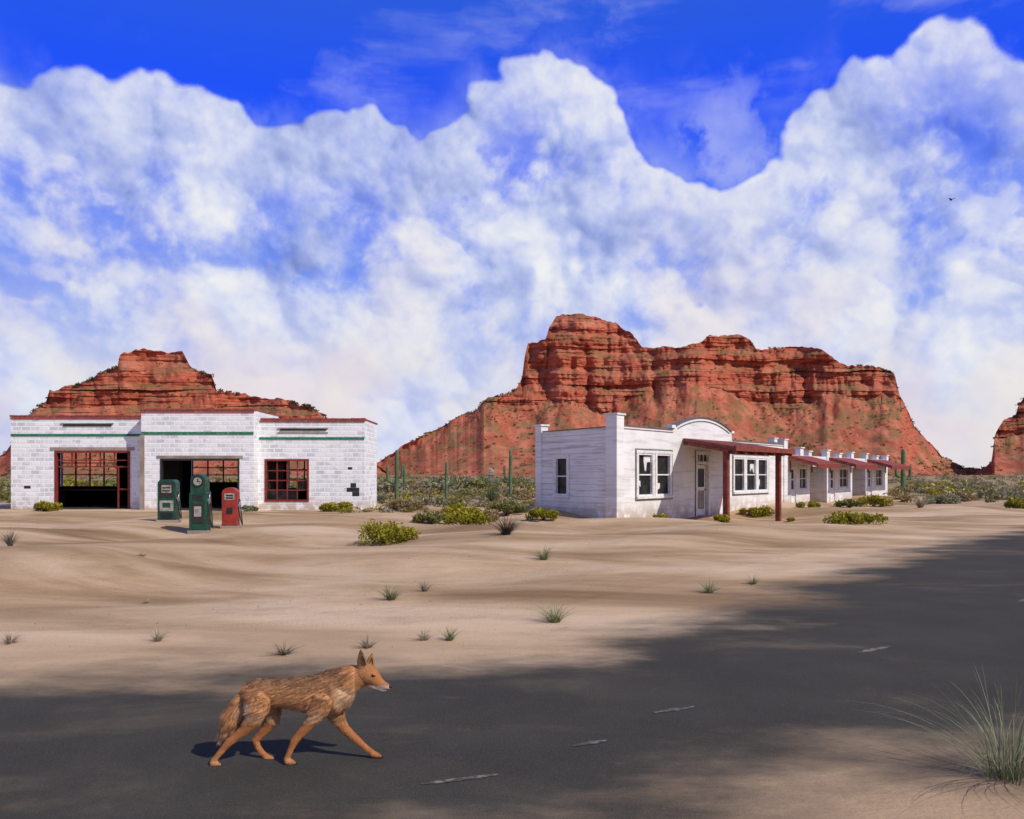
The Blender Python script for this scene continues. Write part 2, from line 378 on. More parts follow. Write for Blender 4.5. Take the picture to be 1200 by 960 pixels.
nt.put(b.inputs['Base Color'],col); b.inputs['Roughness'].default_value=.95; b.inputs['Specular IOR Level'].default_value=.1
add_bump(nt,b,nt.noise(q,3,6,.75),.6,3.0)
leafm=vcol_mat('foliage',.7,.25)

def clump(c,r,n,size,cols,flat=1.0,base_dark=.55):
    d=rng.normal(size=(n,3)); d/=np.linalg.norm(d,axis=1)[:,None]
    rad=rng.random(n)**.35
    pt=d*rad[:,None]*np.array(r); pt[:,2]=np.abs(pt[:,2]) if flat>0 else pt[:,2]
    ctr=np.array(c)+pt
    a=rng.normal(size=(n,3)); a/=np.linalg.norm(a,axis=1)[:,None]
    bb=np.cross(a,rng.normal(size=(n,3))); bb/=np.linalg.norm(bb,axis=1)[:,None]
    s=size*rng.uniform(.6,1.4,n)[:,None]
    V=np.stack([ctr-a*s,ctr+bb*s*.42,ctr+a*s,ctr-bb*s*.42],1).reshape(-1,3)
    F=np.arange(n*4).reshape(n,4)
    t=rng.random((n,1)); cc=np.array(cols[0])*(1-t)+np.array(cols[1])*t
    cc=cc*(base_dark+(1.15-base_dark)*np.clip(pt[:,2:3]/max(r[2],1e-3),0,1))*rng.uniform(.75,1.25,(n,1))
    return V,F,np.repeat(cc,4,0)
def merge(parts):
    V=[];F=[];C=[];o=0
    for v,f,c in parts:
        V.append(v);F.append(f+o);C.append(c);o+=len(v)
    return np.concatenate(V),np.concatenate(F),np.concatenate(C)

def mesa(D,sky,T,tal,seed,cols=520,rough=1.,green=.45):
    sky=np.array(sky,float); xs=np.linspace(sky[0,0],sky[-1,0],cols); H=np.interp(xs,sky[:,0],sky[:,1])
    par=empty('mesa',((sky[0,0]+sky[-1,0])/2,D,0))
    prof=[]
    for t_ in np.linspace(0,1,60): prof.append((-tal*(1-t_),t_**1.45,0))
    for t_ in np.linspace(0,1,130)[1:]: prof.append((t_,t_,1))
    for t_ in np.linspace(0,1,10)[1:]: prof.append((t_,1,2))
    for t_ in np.linspace(0,1,8)[1:]: prof.append((t_,1-t_,3))
    V=np.zeros((cols,len(prof),3))
    for i,xv in enumerate(xs):
        Hn=H[i]+(noise.fractal(Vector((xv*.06,seed,0)),1,2,5)*2.6+noise.noise(Vector((xv*.25,seed,3)))*1.4)*min(1,max(H[i],0)/60)
        Hn=max(Hn,-2)
        Tt=T*(1+.30*noise.fractal(Vector((xv*.012,seed+5,0)),1,2,4))
        Tt=min(Tt,Hn*.999)
        cliffdepth=12+ .62*max(Hn-Tt,0)
        lowt=(max(Tt,0)/T)**.6
        for j,(s,f,kind) in enumerate(prof):
            if kind==0: yv=s*lowt; z=f*Tt
            elif kind==1:
                z=Tt+(Hn-Tt)*f
                lb_=z/19+.25*noise.noise(Vector((xv*.012,0,seed+6))); fr_=lb_-math.floor(lb_)
                step=(math.floor(lb_)+(0 if fr_<.62 else ((fr_-.62)/.38)))*19
                fy_=min(max((step-Tt+8)/max(Hn-Tt,1),0),1) if Hn-Tt>10 else f
                yv=(.25*f+.75*fy_)*cliffdepth
            elif kind==2: z=Hn-s*1; yv=cliffdepth+s*160
            else: z=Hn*f; yv=cliffdepth+160+s*120
            if kind<=1:
                a=noise.fractal(Vector((xv*.018,z*.012,seed)),1,2,5)
                rg=abs(noise.noise(Vector((xv*.05,z*.02,seed+2)))); rg2=abs(noise.noise(Vector((xv*.16,z*.09,seed+4))))
                wgt=1 if kind==1 else .12+.88*f**4
                yv+=wgt*(a*26 -rg*13 -rg2*4)*rough
                if kind==1:
                    lay=z/6.5+.5*noise.noise(Vector((xv*.02,z*.02,seed+9)))
                    yv+= (noise.noise(Vector((math.floor(lay)*3.7,xv*.008,seed+1))))*8+noise.noise(Vector((math.floor(z/2.3)*1.9,xv*.03,seed)))*3
                else:
                    z+=f*3.0*noise.fractal(Vector((xv*.05,yv*.05,seed+3)),1,2,5)
            V[i,j]=(xv*(1+yv/D),D+yv,z*(1+yv/D*(.8 if kind<=1 and yv<0 else (.80 if kind<=1 else cliffdepth/max(yv,1)*.80)))-.5)
    m=len(prof); ii=np.arange(cols*m).reshape(cols,m); F=np.stack([ii[:-1,:-1],ii[1:,:-1],ii[1:,1:],ii[:-1,1:]],-1).reshape(-1,4)
    mesh_ob('rock',V.reshape(-1,3),F,mm,par)
    parts=[]; wid=xs[-1]-xs[0]
    for _ in range(int(wid*green)):
        i=rng.integers(0,cols)
        if noise.noise(Vector((xs[i]*.02,seed,7)))<-.05: continue
        v=V[i,rng.integers(180,190)] if H[i]>T*1.05 else V[i,rng.integers(20,60)]
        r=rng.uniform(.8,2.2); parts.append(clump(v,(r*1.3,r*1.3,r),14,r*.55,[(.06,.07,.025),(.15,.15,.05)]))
    for _ in range(int(wid*3.6)):
        i=rng.integers(0,cols); j=rng.integers(3,64) if rng.random()<.78 else rng.integers(64,180); v=V[i,j]
        if noise.fractal(Vector((v[0]*.02,v[2]*.04,seed)),1,2,3)<.0 and rng.random()<.85: continue
        r=rng.uniform(.7,1.9); parts.append(clump(v,(r*1.4,r*1.4,r*.8),10,r*.6,[(.09,.09,.03),(.22,.19,.07)]))
    a,f,c=merge(parts); mesh_ob('scrub',a,f,leafm,par,cols=c)
def SK(D,pts,eye=1.6): return [((a-600)*D/1000,(556-b_)*D/1000+eye) for a,b_ in pts]
mesa(900,SK(900,[(395,566),(430,549),(480,519),(520,498),(550,483),(575,466),(590,463),(606,452),(612,440),(615,415),(619,400),(640,394),(644,380),(652,367),(682,365),(712,373),(722,376),(730,384),(742,390),(752,406),(790,405),(822,401),(832,392),(868,391),(880,399),(886,408),(930,403),(962,407),(984,424),(1030,430),(1048,436),(1054,462),(1066,485),(1072,500),(1085,515),(1105,536),(1130,548),(1200,556),(1240,566)]),80,190,3.3,cols=620)
mesa(700,SK(700,[(-60,566),(-20,548),(6,530),(14,519),(40,480),(54,470),(58,455),(98,447),(112,437),(138,428),(140,415),(146,411),(170,407),(190,409),(214,409),(222,428),(232,434),(248,438),(254,455),(282,460),(300,464),(330,466),(358,474),(370,480),(380,490),(400,510),(425,534),(450,550),(470,566)]),40,110,11.7,cols=400,rough=.7,green=1.1)
mesa(850,SK(850,[(1125,566),(1150,549),(1162,542),(1166,508),(1176,492),(1190,486),(1194,470),(1204,460),(1260,440),(1340,438),(1400,470),(1440,540),(1460,566)]),40,110,21.1,cols=240,rough=.4)

# ------------------------------------------------------------ gas station
bm_,nt,b=new_mat('white_painted_brick'); p=pos(nt); px,py,pz=nt.xyz(p)[:3]
bt=nt.n('ShaderNodeTexBrick'); nt.put(bt.inputs['Vector'],nt.comb(nt.m('ADD',px,py),pz,0)); bt.inputs['Scale'].default_value=1
bt.inputs['Brick Width'].default_value=.42; bt.inputs['Row Height'].default_value=.2; bt.inputs['Mortar Size'].default_value=.035; bt.inputs['Mortar Smooth'].default_value=.6
bt.inputs['Color1'].default_value=(.84,.84,.84,1); bt.inputs['Color2'].default_value=(.50,.52,.55,1); bt.inputs['Mortar'].default_value=(.86,.86,.85,1); bt.inputs['Bias'].default_value=-.05
col=nt.mix(nt.sm(nt.noise(p,1.6,4,.7),.40,.66),bt.outputs[0],(.84,.84,.83))
col=nt.mix(nt.m('MULTIPLY',nt.sm(nt.noise(p,7,5,.75),.58,.68),.5),col,(.45,.42,.39))
col=nt.mix(nt.m('MULTIPLY',nt.m('SUBTRACT',1,nt.sm(pz,0,.7)),nt.sm(nt.noise(p,3,4),.35,.6)),col,(.52,.42,.33))
nt.put(b.inputs['Base Color'],col); b.inputs['Roughness'].default_value=.75
add_bump(nt,b,nt.m('MULTIPLY',bt.outputs['Fac'],-1),.5,.012)
redm=noisy('weathered_red_paint',(.28,.03,.02),(.16,.025,.018),6,.6,.3,c3=(.12,.06,.04))
tilem=noisy('red_roof_tile',(.36,.07,.05),(.22,.05,.04),3,.7,.3,c3=(.40,.18,.12))
greenm=noisy('weathered_green_paint',(.015,.20,.09),(.02,.14,.07),5,.6,.2,c3=(.30,.42,.34))
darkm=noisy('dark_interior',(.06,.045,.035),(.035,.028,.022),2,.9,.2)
concm=noisy('old_concrete',(.36,.30,.24),(.25,.20,.16),1.5,.9,.3)
roofm=noisy('tar_roof',(.12,.11,.10),(.08,.07,.07),2,.95,.2)
slotm=noisy('black_metal',(.02,.02,.022),(.035,.033,.03),8,.5,.2)
st=empty('gas_station',(-14.8,41,0))
FX=Fr((0,0),(1,0),(0,-1)) # u=x ; n=-y
def wallY(name,y,*a,**k_): return wall(name,Fr((0,y),(1,0),(0,-1)),*a,**k_)
HL,HM,HR=4.22,4.46,4.08
YF,YM,YB=39,38.2,42.6
wallY('front_wall_west',YF,-22.9,-16.6,-.3,HL,.3,[(-20.9,-17.45,-.3,2.68)],bm_,st)
wallY('front_wall_centre',YM,-16.6,-11.57,-.3,HM,.3,[(-15.74,-12.2,-.3,2.3)],bm_,st)
wallY('front_wall_east',YF,-11.57,-6.75,-.3,HR,.3,[(-11.30,-9.28,.35,2.3)],bm_,st)
def wallX(name,x,side,y0,y1,z0,z1,ops=[],mat=bm_):
    return wall(name,Fr((x,0),(0,1),(side,0)),y0,y1,z0,z1,.3,ops,mat,st)
wallX('side_wall_west',-22.9,-1,YF+.3,YB-.3,-.3,HL)
wallX('side_wall_east',-6.75,1,YF+.3,YB-.3,-.3,HR)
wallX('pier_wall_west',-16.6,-1,YM+.3,YB-.3,-.3,HM)
wallX('pier_wall_east',-11.57,1,YM+.3,YB-.3,-.3,HM)
bops=[(-22.4,-19.6,1.0,2.75),(-18.9,-17.3,1.0,2.6),(-15.9,-13.6,1.2,2.3),(-11.1,-8.0,.9,2.3)]
wall('back_wall',Fr((0,YB),(1,0),(0,1)),-22.9,-6.75,-.3,4.0,.3,bops,bm_,st)
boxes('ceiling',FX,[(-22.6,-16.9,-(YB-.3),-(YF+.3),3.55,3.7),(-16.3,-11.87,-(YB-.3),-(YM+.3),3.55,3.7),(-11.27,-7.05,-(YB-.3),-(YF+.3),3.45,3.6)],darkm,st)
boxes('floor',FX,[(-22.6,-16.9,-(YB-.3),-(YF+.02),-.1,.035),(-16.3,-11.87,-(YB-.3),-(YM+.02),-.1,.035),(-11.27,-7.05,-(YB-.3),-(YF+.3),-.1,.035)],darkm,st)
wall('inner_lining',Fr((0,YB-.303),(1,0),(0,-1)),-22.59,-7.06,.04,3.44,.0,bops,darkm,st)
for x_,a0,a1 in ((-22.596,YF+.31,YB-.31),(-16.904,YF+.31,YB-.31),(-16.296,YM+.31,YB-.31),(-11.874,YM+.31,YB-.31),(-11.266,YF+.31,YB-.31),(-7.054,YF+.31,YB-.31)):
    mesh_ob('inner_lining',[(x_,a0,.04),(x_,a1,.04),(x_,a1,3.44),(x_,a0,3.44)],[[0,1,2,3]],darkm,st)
bl=[]
for (a,c,z0,z1),nu in zip(bops,(4,2,3,4)):
    for i in range(nu+1):
        uu=a+(c-a)*i/nu; bl.append((uu-.03,uu+.03,-YB+.1,-YB+.16,z0,z1))
    for zz in np.linspace(z0,z1,4): bl.append((a,c,-YB+.11,-YB+.15,zz-.025,zz+.025))
boxes('back_window_frames',FX,bl,redm,st)
def frame(lst,a,c,z0,z1,y,t=.09,sill=True):
    lst+=[(a,a+t,-y+.03,-y-.12,z0,z1),(c-t,c,-y+.03,-y-.12,z0,z1),(a+t,c-t,-y+.03,-y-.12,z1-t,z1)]
    if sill: lst.append((a+t,c-t,-y+.03,-y-.12,z0,z0+t))
fl=[]
frame(fl,-20.9,-17.45,.0,2.68,YF,.10,False); frame(fl,-11.30,-9.28,.35,2.3,YF,.09)
for uu in np.linspace(-20.8,-17.55,6)[1:-1]: fl.append((uu-.025,uu+.025,-YF-.10,-YF-.05,1.95,2.58))
fl.append((-20.8,-17.55,-YF-.11,-YF-.06,2.22,2.27)); fl.append((-20.8,-17.55,-YF-.11,-YF-.05,1.92,1.98))
fl.append((-18.05,-17.99,-YF-.10,-YF-.05,0,1.92)); fl.append((-17.99,-17.55,-YF-.10,-YF-.05,.9,.95))
for uu in np.linspace(-11.21,-9.37,5)[1:-1]: fl.append((uu-.025,uu+.025,-YF-.10,-YF-.05,.44,2.21))
for zz in (.88,1.32,1.77): fl.append((-11.21,-9.37,-YF-.11,-YF-.06,zz-.025,zz+.025))
boxes('window_frames',FX,fl,redm,st)
ol=[]; frame(ol,-15.74,-12.2,0,2.3,YM,.08,False); boxes('bay_frame',FX,ol,slotm,st)
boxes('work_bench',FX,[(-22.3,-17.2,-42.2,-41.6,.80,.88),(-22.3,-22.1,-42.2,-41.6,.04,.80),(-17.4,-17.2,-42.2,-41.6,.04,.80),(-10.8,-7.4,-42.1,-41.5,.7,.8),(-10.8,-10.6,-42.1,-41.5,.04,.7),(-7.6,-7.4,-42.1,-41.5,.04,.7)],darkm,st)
gl,nt,b=new_mat('dusty_glass'); b.inputs['Roughness'].default_value=.35; b.inputs['Specular IOR Level'].default_value=.12
nt.put(b.inputs['Base Color'],nt.mix(nt.sm(nt.noise(pos(nt),3,4),.4,.7),(.012,.012,.013),(.035,.033,.03)))
boxes('window_glass',FX,[(-11.20,-10.77,-YF-.09,-YF-.075,.44,.85),(-10.26,-9.86,-YF-.09,-YF-.075,.44,.85),(-9.81,-9.38,-YF-.09,-YF-.075,.90,1.29),(-10.72,-10.32,-YF-.09,-YF-.075,.44,.85)],gl,st)
boxes('green_stripe',FX,[(-22.9,-16.62,-YF,-YF+.03,3.34,3.45),(-16.6,-11.57,-YM,-YM+.03,3.38,3.50),(-11.54,-6.75,-YF,-YF+.03,3.19,3.30)],greenm,st)
tl=[]
def coping(a,c,y,h,d=.36):
    x_=a
    while x_<c-.02:
        w_=min(.23,c-x_); j=random.uniform(-.012,.012); tl.append((x_+.008,x_+w_-.008,-y-d+.06,-y+.06,h+.001,h+.09+j)); x_+=.23
coping(-22.95,-16.65,YF,HL); coping(-16.65,-11.52,YM,HM); coping(-11.5,-6.70,YF,HR)
for (x_,y0,y1,h) in ((-22.92,YF+.3,YB,HL),(-6.98,YF+.3,YB,HR),(-16.62,YM+.3,YB,HM),(-11.82,YM+.3,YB,HM)):
    yy=y0
    while yy<y1: tl.append((x_,x_+.26,-yy-.22,-yy,h+.002,h+.08)); yy+=.23
boxes('tile_coping',FX,tl,tilem,st,bevel=.02)
boxes('parapet_cornice',FX,[(-22.93,-16.63,-YF,-YF+.035,HL-.10,HL-.02),(-16.63,-11.54,-YM,-YM+.035,HM-.10,HM-.02),(-11.53,-6.72,-YF,-YF+.035,HR-.1,HR-.02)],tilem,st)
boxes('vent_slots',FX,[(-20.5,-18.3,-YF,-YF+.04,3.80,3.90),(-10.6,-8.5,-YF,-YF+.04,3.60,3.68)],slotm,st)
boxes('vent_trim',FX,[(-20.6,-18.2,-YF,-YF+.06,3.90,3.95),(-10.7,-8.4,-YF,-YF+.06,3.68,3.73),(-10.7,-8.4,-YF,-YF+.05,3.5,3.53)],concm,st)
boxes('fallen_brick_patches',FX,[(-7.38,-7.12,-YF,-YF+.006,1.0,1.2),(-7.55,-6.98,-YF,-YF+.007,.80,.99),(-7.30,-6.98,-YF,-YF+.006,.60,.79),(-7.5,-7.3,-YF,-YF+.006,1.82,1.93),(-22.3,-22.0,-YF,-YF+.006,.95,1.08)],slotm,st)
boxes('corner_trim',FX,[(-16.66,-16.45,-YM,-YM+.02,-.2,3.36)],concm,st)
boxes('bay_lintels',FX,[(-21.1,-17.25,-YF,-YF+.03,2.70,2.84),(-15.9,-12.05,-YM,-YM+.03,2.32,2.44)],concm,st)

# ------------------------------------------------------------ motel
def plaster(name,board):
    pm,nt,b=new_mat(name); p=pos(nt); px,py,pz=nt.xyz(p)[:3]
    stv=nt.vm('MULTIPLY',p,(.35,.35,5))
    col=nt.mix(nt.sm(nt.noise(p,.9,4,.6),.35,.65),(.80,.79,.775),(.71,.70,.68))
    sn=nt.noise(stv,1.4,3,.62)
    col=nt.mix(nt.m('MULTIPLY',nt.sm(sn,.48,.66),.50 if board<.5 else .75),col,(.48,.45,.42))
    col=nt.mix(nt.m('MULTIPLY',nt.m('SUBTRACT',1,nt.sm(pz,-.2,.8)),nt.sm(nt.noise(p,2.5,4),.3,.6)),col,(.48,.38,.29))
    fz=nt.m('FRACT',nt.m('DIVIDE',pz,.24))
    ln_=nt.m('SUBTRACT',1,nt.sm(fz,.0,.2))
    if board: col=nt.mix(nt.m('MULTIPLY',ln_,.5*board),col,(.20,.18,.17))
    nt.put(b.inputs['Base Color'],col); b.inputs['Roughness'].default_value=.85
    add_bump(nt,b,nt.m('ADD',nt.m('MULTIPLY',fz,-1.2*board),nt.m('MULTIPLY',sn,.5)),.4,.02); return pm
pm=plaster('weathered_white_plaster',.0); pb=plaster('weathered_white_boards',1.)
whm=noisy('white_wood_trim',(.80,.80,.78),(.66,.65,.63),5,.6,.3,c3=(.40,.37,.33))
brm=noisy('red_brown_timber',(.26,.055,.036),(.14,.035,.026),4,.8,.5)
linem=noisy('dark_seam',(.10,.09,.085),(.20,.18,.17),6,.9,.2)
A=np.array([3.83,31.4]); f_=np.array([.62,.785]); n_=np.array([.785,-.62]); MF=Fr(A,f_,n_)
f_=MF.u[:2]; L0=np.array([1.08,36.0]); lw=L0-A; LL=np.linalg.norm(lw)
mo=empty('motel',(10,38,0))
wins=[(1.55,2.75,.75,2.42),(3.0,4.2,.75,2.42),(10.4,11.6,.78,2.38),(11.8,13.0,.78,2.38),(13.2,14.4,.78,2.38)]
door=(6.6,7.7,-.5,2.05); trans=(6.6,7.7,2.12,2.5)
wall('front_wall',MF,.0,4.5,-.5,3.42,.25,[w_ for w_ in wins if w_[1]<5],pm,mo)
wall('front_wall_entry',MF,4.5,10.2,-.5,3.42,.25,[door,trans],pm,mo)
wall('front_wall_dining',MF,10.2,17,-.5,3.16,.25,[w_ for w_ in wins if w_[0]>10],pm,mo)
arc=[(4.5,3.42)]+[(4.5+5.7*t_, 3.47+.58*math.sin(math.pi*t_)**.75) for t_ in np.linspace(.02,.98,30)]+[(10.2,3.42)]
prism('arched_parapet',MF,arc,0,-.25,pm,mo)
ac_=[(u_,z_) for u_,z_ in arc[1:-1]]
def ribbon(name,line,h,n0,n1,mat):
    V=[];F=[]
    for (u_,z_) in line:
        V+= [MF.p(u_,n0,z_),MF.p(u_,n1,z_),MF.p(u_,n1,z_+h),MF.p(u_,n0,z_+h)]
    for i in range(len(line)-1):
        for e in range(4): F.append([4*i+e,4*i+(e+1)%4,4*i+4+(e+1)%4,4*i+4+e])
    F+=[[0,1,2,3],[4*len(line)-4+e for e in (3,2,1,0)]]
    o=mesh_ob(name,V,F,mat,mo); fixn(o)
ribbon('arch_cap',[(u_,z_+.001) for u_,z_ in ac_],.045,.06,-.3,linem)
ribbon('arch_moulding',[(u_,z_-.16) for u_,z_ in ac_[1:-1]],.03,.03,.001,linem)
boxes('parapet_cap',MF,[(.5,4.42,-.28,.05,3.421,3.46),(10.28,16.6,-.28,.05,3.161,3.20)],linem,mo)
boxes('parapet_line',MF,[(.5,4.42,.001,.02,3.30,3.325),(10.28,16.6,.001,.02,3.05,3.075)],brm,mo)
boxes('front_piers',MF,[(-.06,.46,-.42,.07,-.5,3.80),(4.3,4.62,-.28,.04,3.49,3.62),(10.1,10.4,-.28,.04,3.49,3.6),(15.3,15.7,-.3,.04,3.23,3.42),(16.6,17.1,-.4,.06,-.5,3.40)],pm,mo,bevel=.01)
boxes('pier_caps',MF,[(-.11,.51,-.47,.12,3.801,3.86),(15.25,15.75,-.35,.08,3.421,3.47),(16.55,17.15,-.45,.10,3.401,3.45)],whm,mo)
LF=Fr(L0,(-lw[0],-lw[1]),(-.858,-.513))
wall('side_wall',LF,0,LL-.12,-.5,3.36,.22,[(1.35,2.25,.75,2.3)],pb,mo)
boxes('side_pier',LF,[(-.1,.35,-.3,.05,-.5,3.62)],pm,mo,bevel=.01)
boxes('side_pier_cap',LF,[(-.15,.4,-.35,.09,3.621,3.69)],whm,mo)
boxes('side_parapet_cap',LF,[(.41,LL-.3,-.26,.04,3.361,3.40)],linem,mo)
B=A+f_*17; L1=L0+f_*17
def P2(a): return (float(a[0]),float(a[1]))
inn=MF.n[:2]
poly_slab('roof',[P2(A-inn*.27+f_*.4),P2(B-inn*.27-f_*.1),P2(L1-inn*.0-f_*.1),P2(L0+f_*.4)],2.9,3.0,roofm,mo)
BF=Fr(L0,f_,-inn); wall('back_wall',BF,.35,17,-.5,3.2,.2,[],pm,mo)
EF=Fr(B,(L1-B),f_); wall('end_wall',EF,.26,float(np.linalg.norm(L1-B)),-.5,3.1,.2,[],pm,mo)
def window(fr,w_,lst,gls,mul_u=1,mul_z=1,t=.07):
    a,c,z0,z1=w_
    lst+=[(a,a+t,-.12,.035,z0,z1),(c-t,c,-.12,.035,z0,z1),(a+t,c-t,-.12,.03,z1-t,z1),(a+t,c-t,-.12,.03,z0,z0+t)]
    for i in range(1,mul_u+1):
        uu=a+(c-a)*i/(mul_u+1); lst.append((uu-.02,uu+.02,-.10,-.03,z0+t,z1-t))
    for i in range(1,mul_z+1):
        zz=z0+(z1-z0)*i/(mul_z+1); lst.append((a+t,c-t,-.105,-.025,zz-.025,zz+.025))
    lst+=[(a-.1,a-.002,.002,.045,z0-.0,z1),(c+.002,c+.1,.002,.045,z0,z1),(a-.12,c+.12,.002,.055,z1+.002,z1+.10),(a-.14,c+.14,.002,.10,z0-.09,z0-.002)]
    gls.append((a+t,c-t,-.085,-.075,z0+t,z1-t))
wl=[];gls=[]
for w_ in wins: window(MF,w_,wl,gls,0,1)
V=[];F=[]
for (u0,u1,z0,z1) in ((2.15,2.66,1.70,2.3),(3.1,3.45,.85,1.25),(12.45,12.9,1.62,2.1),(13.3,13.65,.9,1.35),(1.65,1.9,1.0,1.35)):
    kk=len(V); nn_=6
    pts=[(u0,z1),(u1,z1)]+[(u1-(u1-u0)*i/nn_, z0+(z1-z0)*random.uniform(0,.7)) for i in range(nn_+1)]
    V+=[MF.p(a,-.066,c) for a,c in pts]; F.append(list(range(kk,kk+len(pts))))
mesh_ob('torn_blinds',V,F,whm,mo)
window(MF,trans,wl,gls,2,0,.05)
boxes('window_frames',MF,wl,whm,mo); boxes('window_panes',MF,gls,gl,mo)
ls_=[]
for (a,c,z0,z1) in ((1.41,4.34,.62,2.56),(10.26,14.54,.65,2.52)):
    ls_+=[(a-.03,a,.002,.03,z0,z1),(c,c+.03,.002,.03,z0,z1),(a-.03,c+.03,.002,.03,z1,z1+.03),(a-.03,c+.03,.002,.03,z0-.03,z0)]
ls_+=[(6.42,6.455,.002,.03,-.3,2.62),(7.845,7.88,.002,.03,-.3,2.62),(.47,.50,.002,.02,-.4,3.3)]
boxes('casing_seams',MF,ls_,linem,mo)
ls=[];g2=[]; window(LF,(1.35,2.25,.75,2.3),ls,g2,0,1); boxes('side_window_frame',LF,ls,whm,mo); boxes('side_window_pane',LF,g2,gl,mo)
boxes('door',MF,[(6.68,7.62,-.14,-.09,-.3,2.0)],whm,mo,bevel=.005)
boxes('door_panels',MF,[(6.82,7.48,-.09,-.082,1.05,1.85)],gl,mo)
boxes('door_lower_panels',MF,[(6.82,7.12,-.09,-.075,.1,.9),(7.18,7.48,-.09,-.075,.1,.9)],concm,mo)
boxes('door_casing',MF,[(6.46,6.598,.002,.05,-.3,2.6),(7.702,7.84,.002,.05,-.3,2.6)],whm,mo)
boxes('door_knob',MF,[(7.52,7.57,-.09,-.03,.9,.96)],slotm,mo,bevel=.015)
cV=[MF.p(5.3,.03,2.98),MF.p(10.2,.03,2.98),MF.p(8.75,3.4,2.50),MF.p(2.75,3.4,2.50)]
cV=cV+[v+np.array([0,0,.13]) for v in cV]
o=mesh_ob('canopy_roof',cV,BOXF,brm,mo); fixn(o)
boxes('canopy_fascia',MF,[(2.72,8.8,3.4,3.46,2.47,2.66)],brm,mo)
V=[];F=[]
for i in range(7):
    t_=i/6; a0=MF.p(5.4+4.7*t_,.05,2.965); a1=MF.p(2.9+5.7*t_,3.38,2.485)
    d=a1-a0; sd_=np.cross(d,[0,0,1]); sd_=sd_/np.linalg.norm(sd_)*.04
    q=[a0-sd_,a0+sd_,a1+sd_,a1-sd_]; q=[v-np.array([0,0,.12]) for v in q]+q
    kk=len(V); V+=q; F+=[[kk+i_ for i_ in f] for f in BOXF]
o=mesh_ob('canopy_rafters',V,F,brm,mo); fixn(o)
boxes('canopy_posts',MF,[(2.82,3.02,2.9,3.10,-.6,2.46),(8.0,8.20,2.9,3.10,-.6,2.46)],brm,mo,bevel=.01)
boxes('canopy_beam',MF,[(2.75,8.6,2.93,3.09,2.37,2.459)],brm,mo)
wz=2.62
uops=[(17.6,18.5,-.5,2.02),(18.9,20.1,.8,1.95),(20.6,23.5,-.5,2.05),(24.0,25.0,-.5,2.02),(25.7,27.4,.8,1.95),(28.3,31.2,-.5,2.05),(31.6,32.6,-.5,2.02),(33.4,35.0,.8,1.95)]
wall('guest_wing_front',MF,17.1,36.4,-.5,wz,.22,uops,pm,mo)
wl=[];gls=[]
for w_ in (uops[1],uops[4],uops[7]): window(MF,w_,wl,gls,1,1,.06)
for d_ in (uops[0],uops[3],uops[6]):
    a,c=d_[0],d_[1]
    wl+=[(a,a+.07,-.15,.03,-.4,2.02),(c-.07,c,-.15,.03,-.4,2.02),(a+.07,c-.07,-.15,.03,1.95,2.02),(a+.07,a+.2,-.12,-.06,-.3,1.95),(c-.2,c-.07,-.12,-.06,-.3,1.95),(a+.2,c-.2,-.12,-.06,-.3,.8),(a+.2,c-.2,-.12,-.06,1.28,1.36),(a+.2,c-.2,-.12,-.06,1.85,1.95)]
    gls.append((a+.2,c-.2,-.1,-.09,.8,1.28)); gls.append((a+.2,c-.2,-.1,-.09,1.36,1.85))
boxes('guest_window_frames',MF,wl,whm,mo); boxes('guest_window_panes',MF,gls,gl,mo)
boxes('guest_wing_roof',MF,[(17.1,36.2,-5,-.23,2.2,2.3)],roofm,mo)
boxes('guest_wing_cross_walls',MF,[(20.3,20.55,-5,-.23,-.4,2.19),(23.55,23.8,-5,-.23,-.4,2.19),(28.0,28.25,-5,-.23,-.4,2.19),(31.25,31.5,-5,-.23,-.4,2.19),(36.15,36.38,-5,-.23,-.4,2.6)],pm,mo)
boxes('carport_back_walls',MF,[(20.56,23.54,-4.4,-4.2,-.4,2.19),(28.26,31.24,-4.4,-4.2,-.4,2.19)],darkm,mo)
boxes('guest_wing_back',MF,[(17.2,36.38,-5.2,-5.001,-.4,2.5)],pm,mo)
prs=((19.0,3.02),(20.3,2.86),(23.4,2.98),(25.6,2.84),(28.0,2.95),(31.1,2.92),(33.5,2.82),(35.95,2.9))
boxes('guest_wing_piers',MF,[(u_,u_+.5,-.3,.05,2.3,z_) for u_,z_ in prs],pm,mo,bevel=.01)
boxes('guest_wing_pier_caps',MF,[(u_-.05,u_+.55,-.34,.10,z_+.001,z_+.06) for u_,z_ in prs],whm,mo)
aw=[];V=[];F=[]; V2=[];F2=[];fa=[]
for (a,c) in ((17.25,20.9),(23.7,28.0),(31.3,35.8)):
    q=[MF.p(a,.05,2.42),MF.p(c,.05,2.42),MF.p(c,1.55,2.00),MF.p(a,1.55,2.00)]; q=q+[v+np.array([0,0,.12]) for v in q]
    kk=len(V); V+=q; F+=[[kk+i for i in f] for f in BOXF]
    fa.append((a-.03,c+.03,1.551,1.60,1.93,2.12))
    for uu in (a+.15,c-.2): aw.append((uu,uu+.06,.05,.11,1.7,2.36))
    for i in range(int((c-a)/.22)):
        u0=a+.02+i*.22
        q=[MF.p(u0,.055,2.544),MF.p(u0+.18,.055,2.544),MF.p(u0+.18,1.55,2.126),MF.p(u0,1.55,2.126)]; q=q+[v+np.array([0,0,.06]) for v in q]
        kk=len(V2); V2+=q; F2+=[[kk+j for j in f] for f in BOXF]
o=mesh_ob('awnings',V,F,tilem,mo); fixn(o)
o=mesh_ob('awning_tiles',V2,F2,tilem,mo); fixn(o)
boxes('awning_fascias',MF,fa,redm,mo)
boxes('awning_brackets',MF,aw,brm,mo)

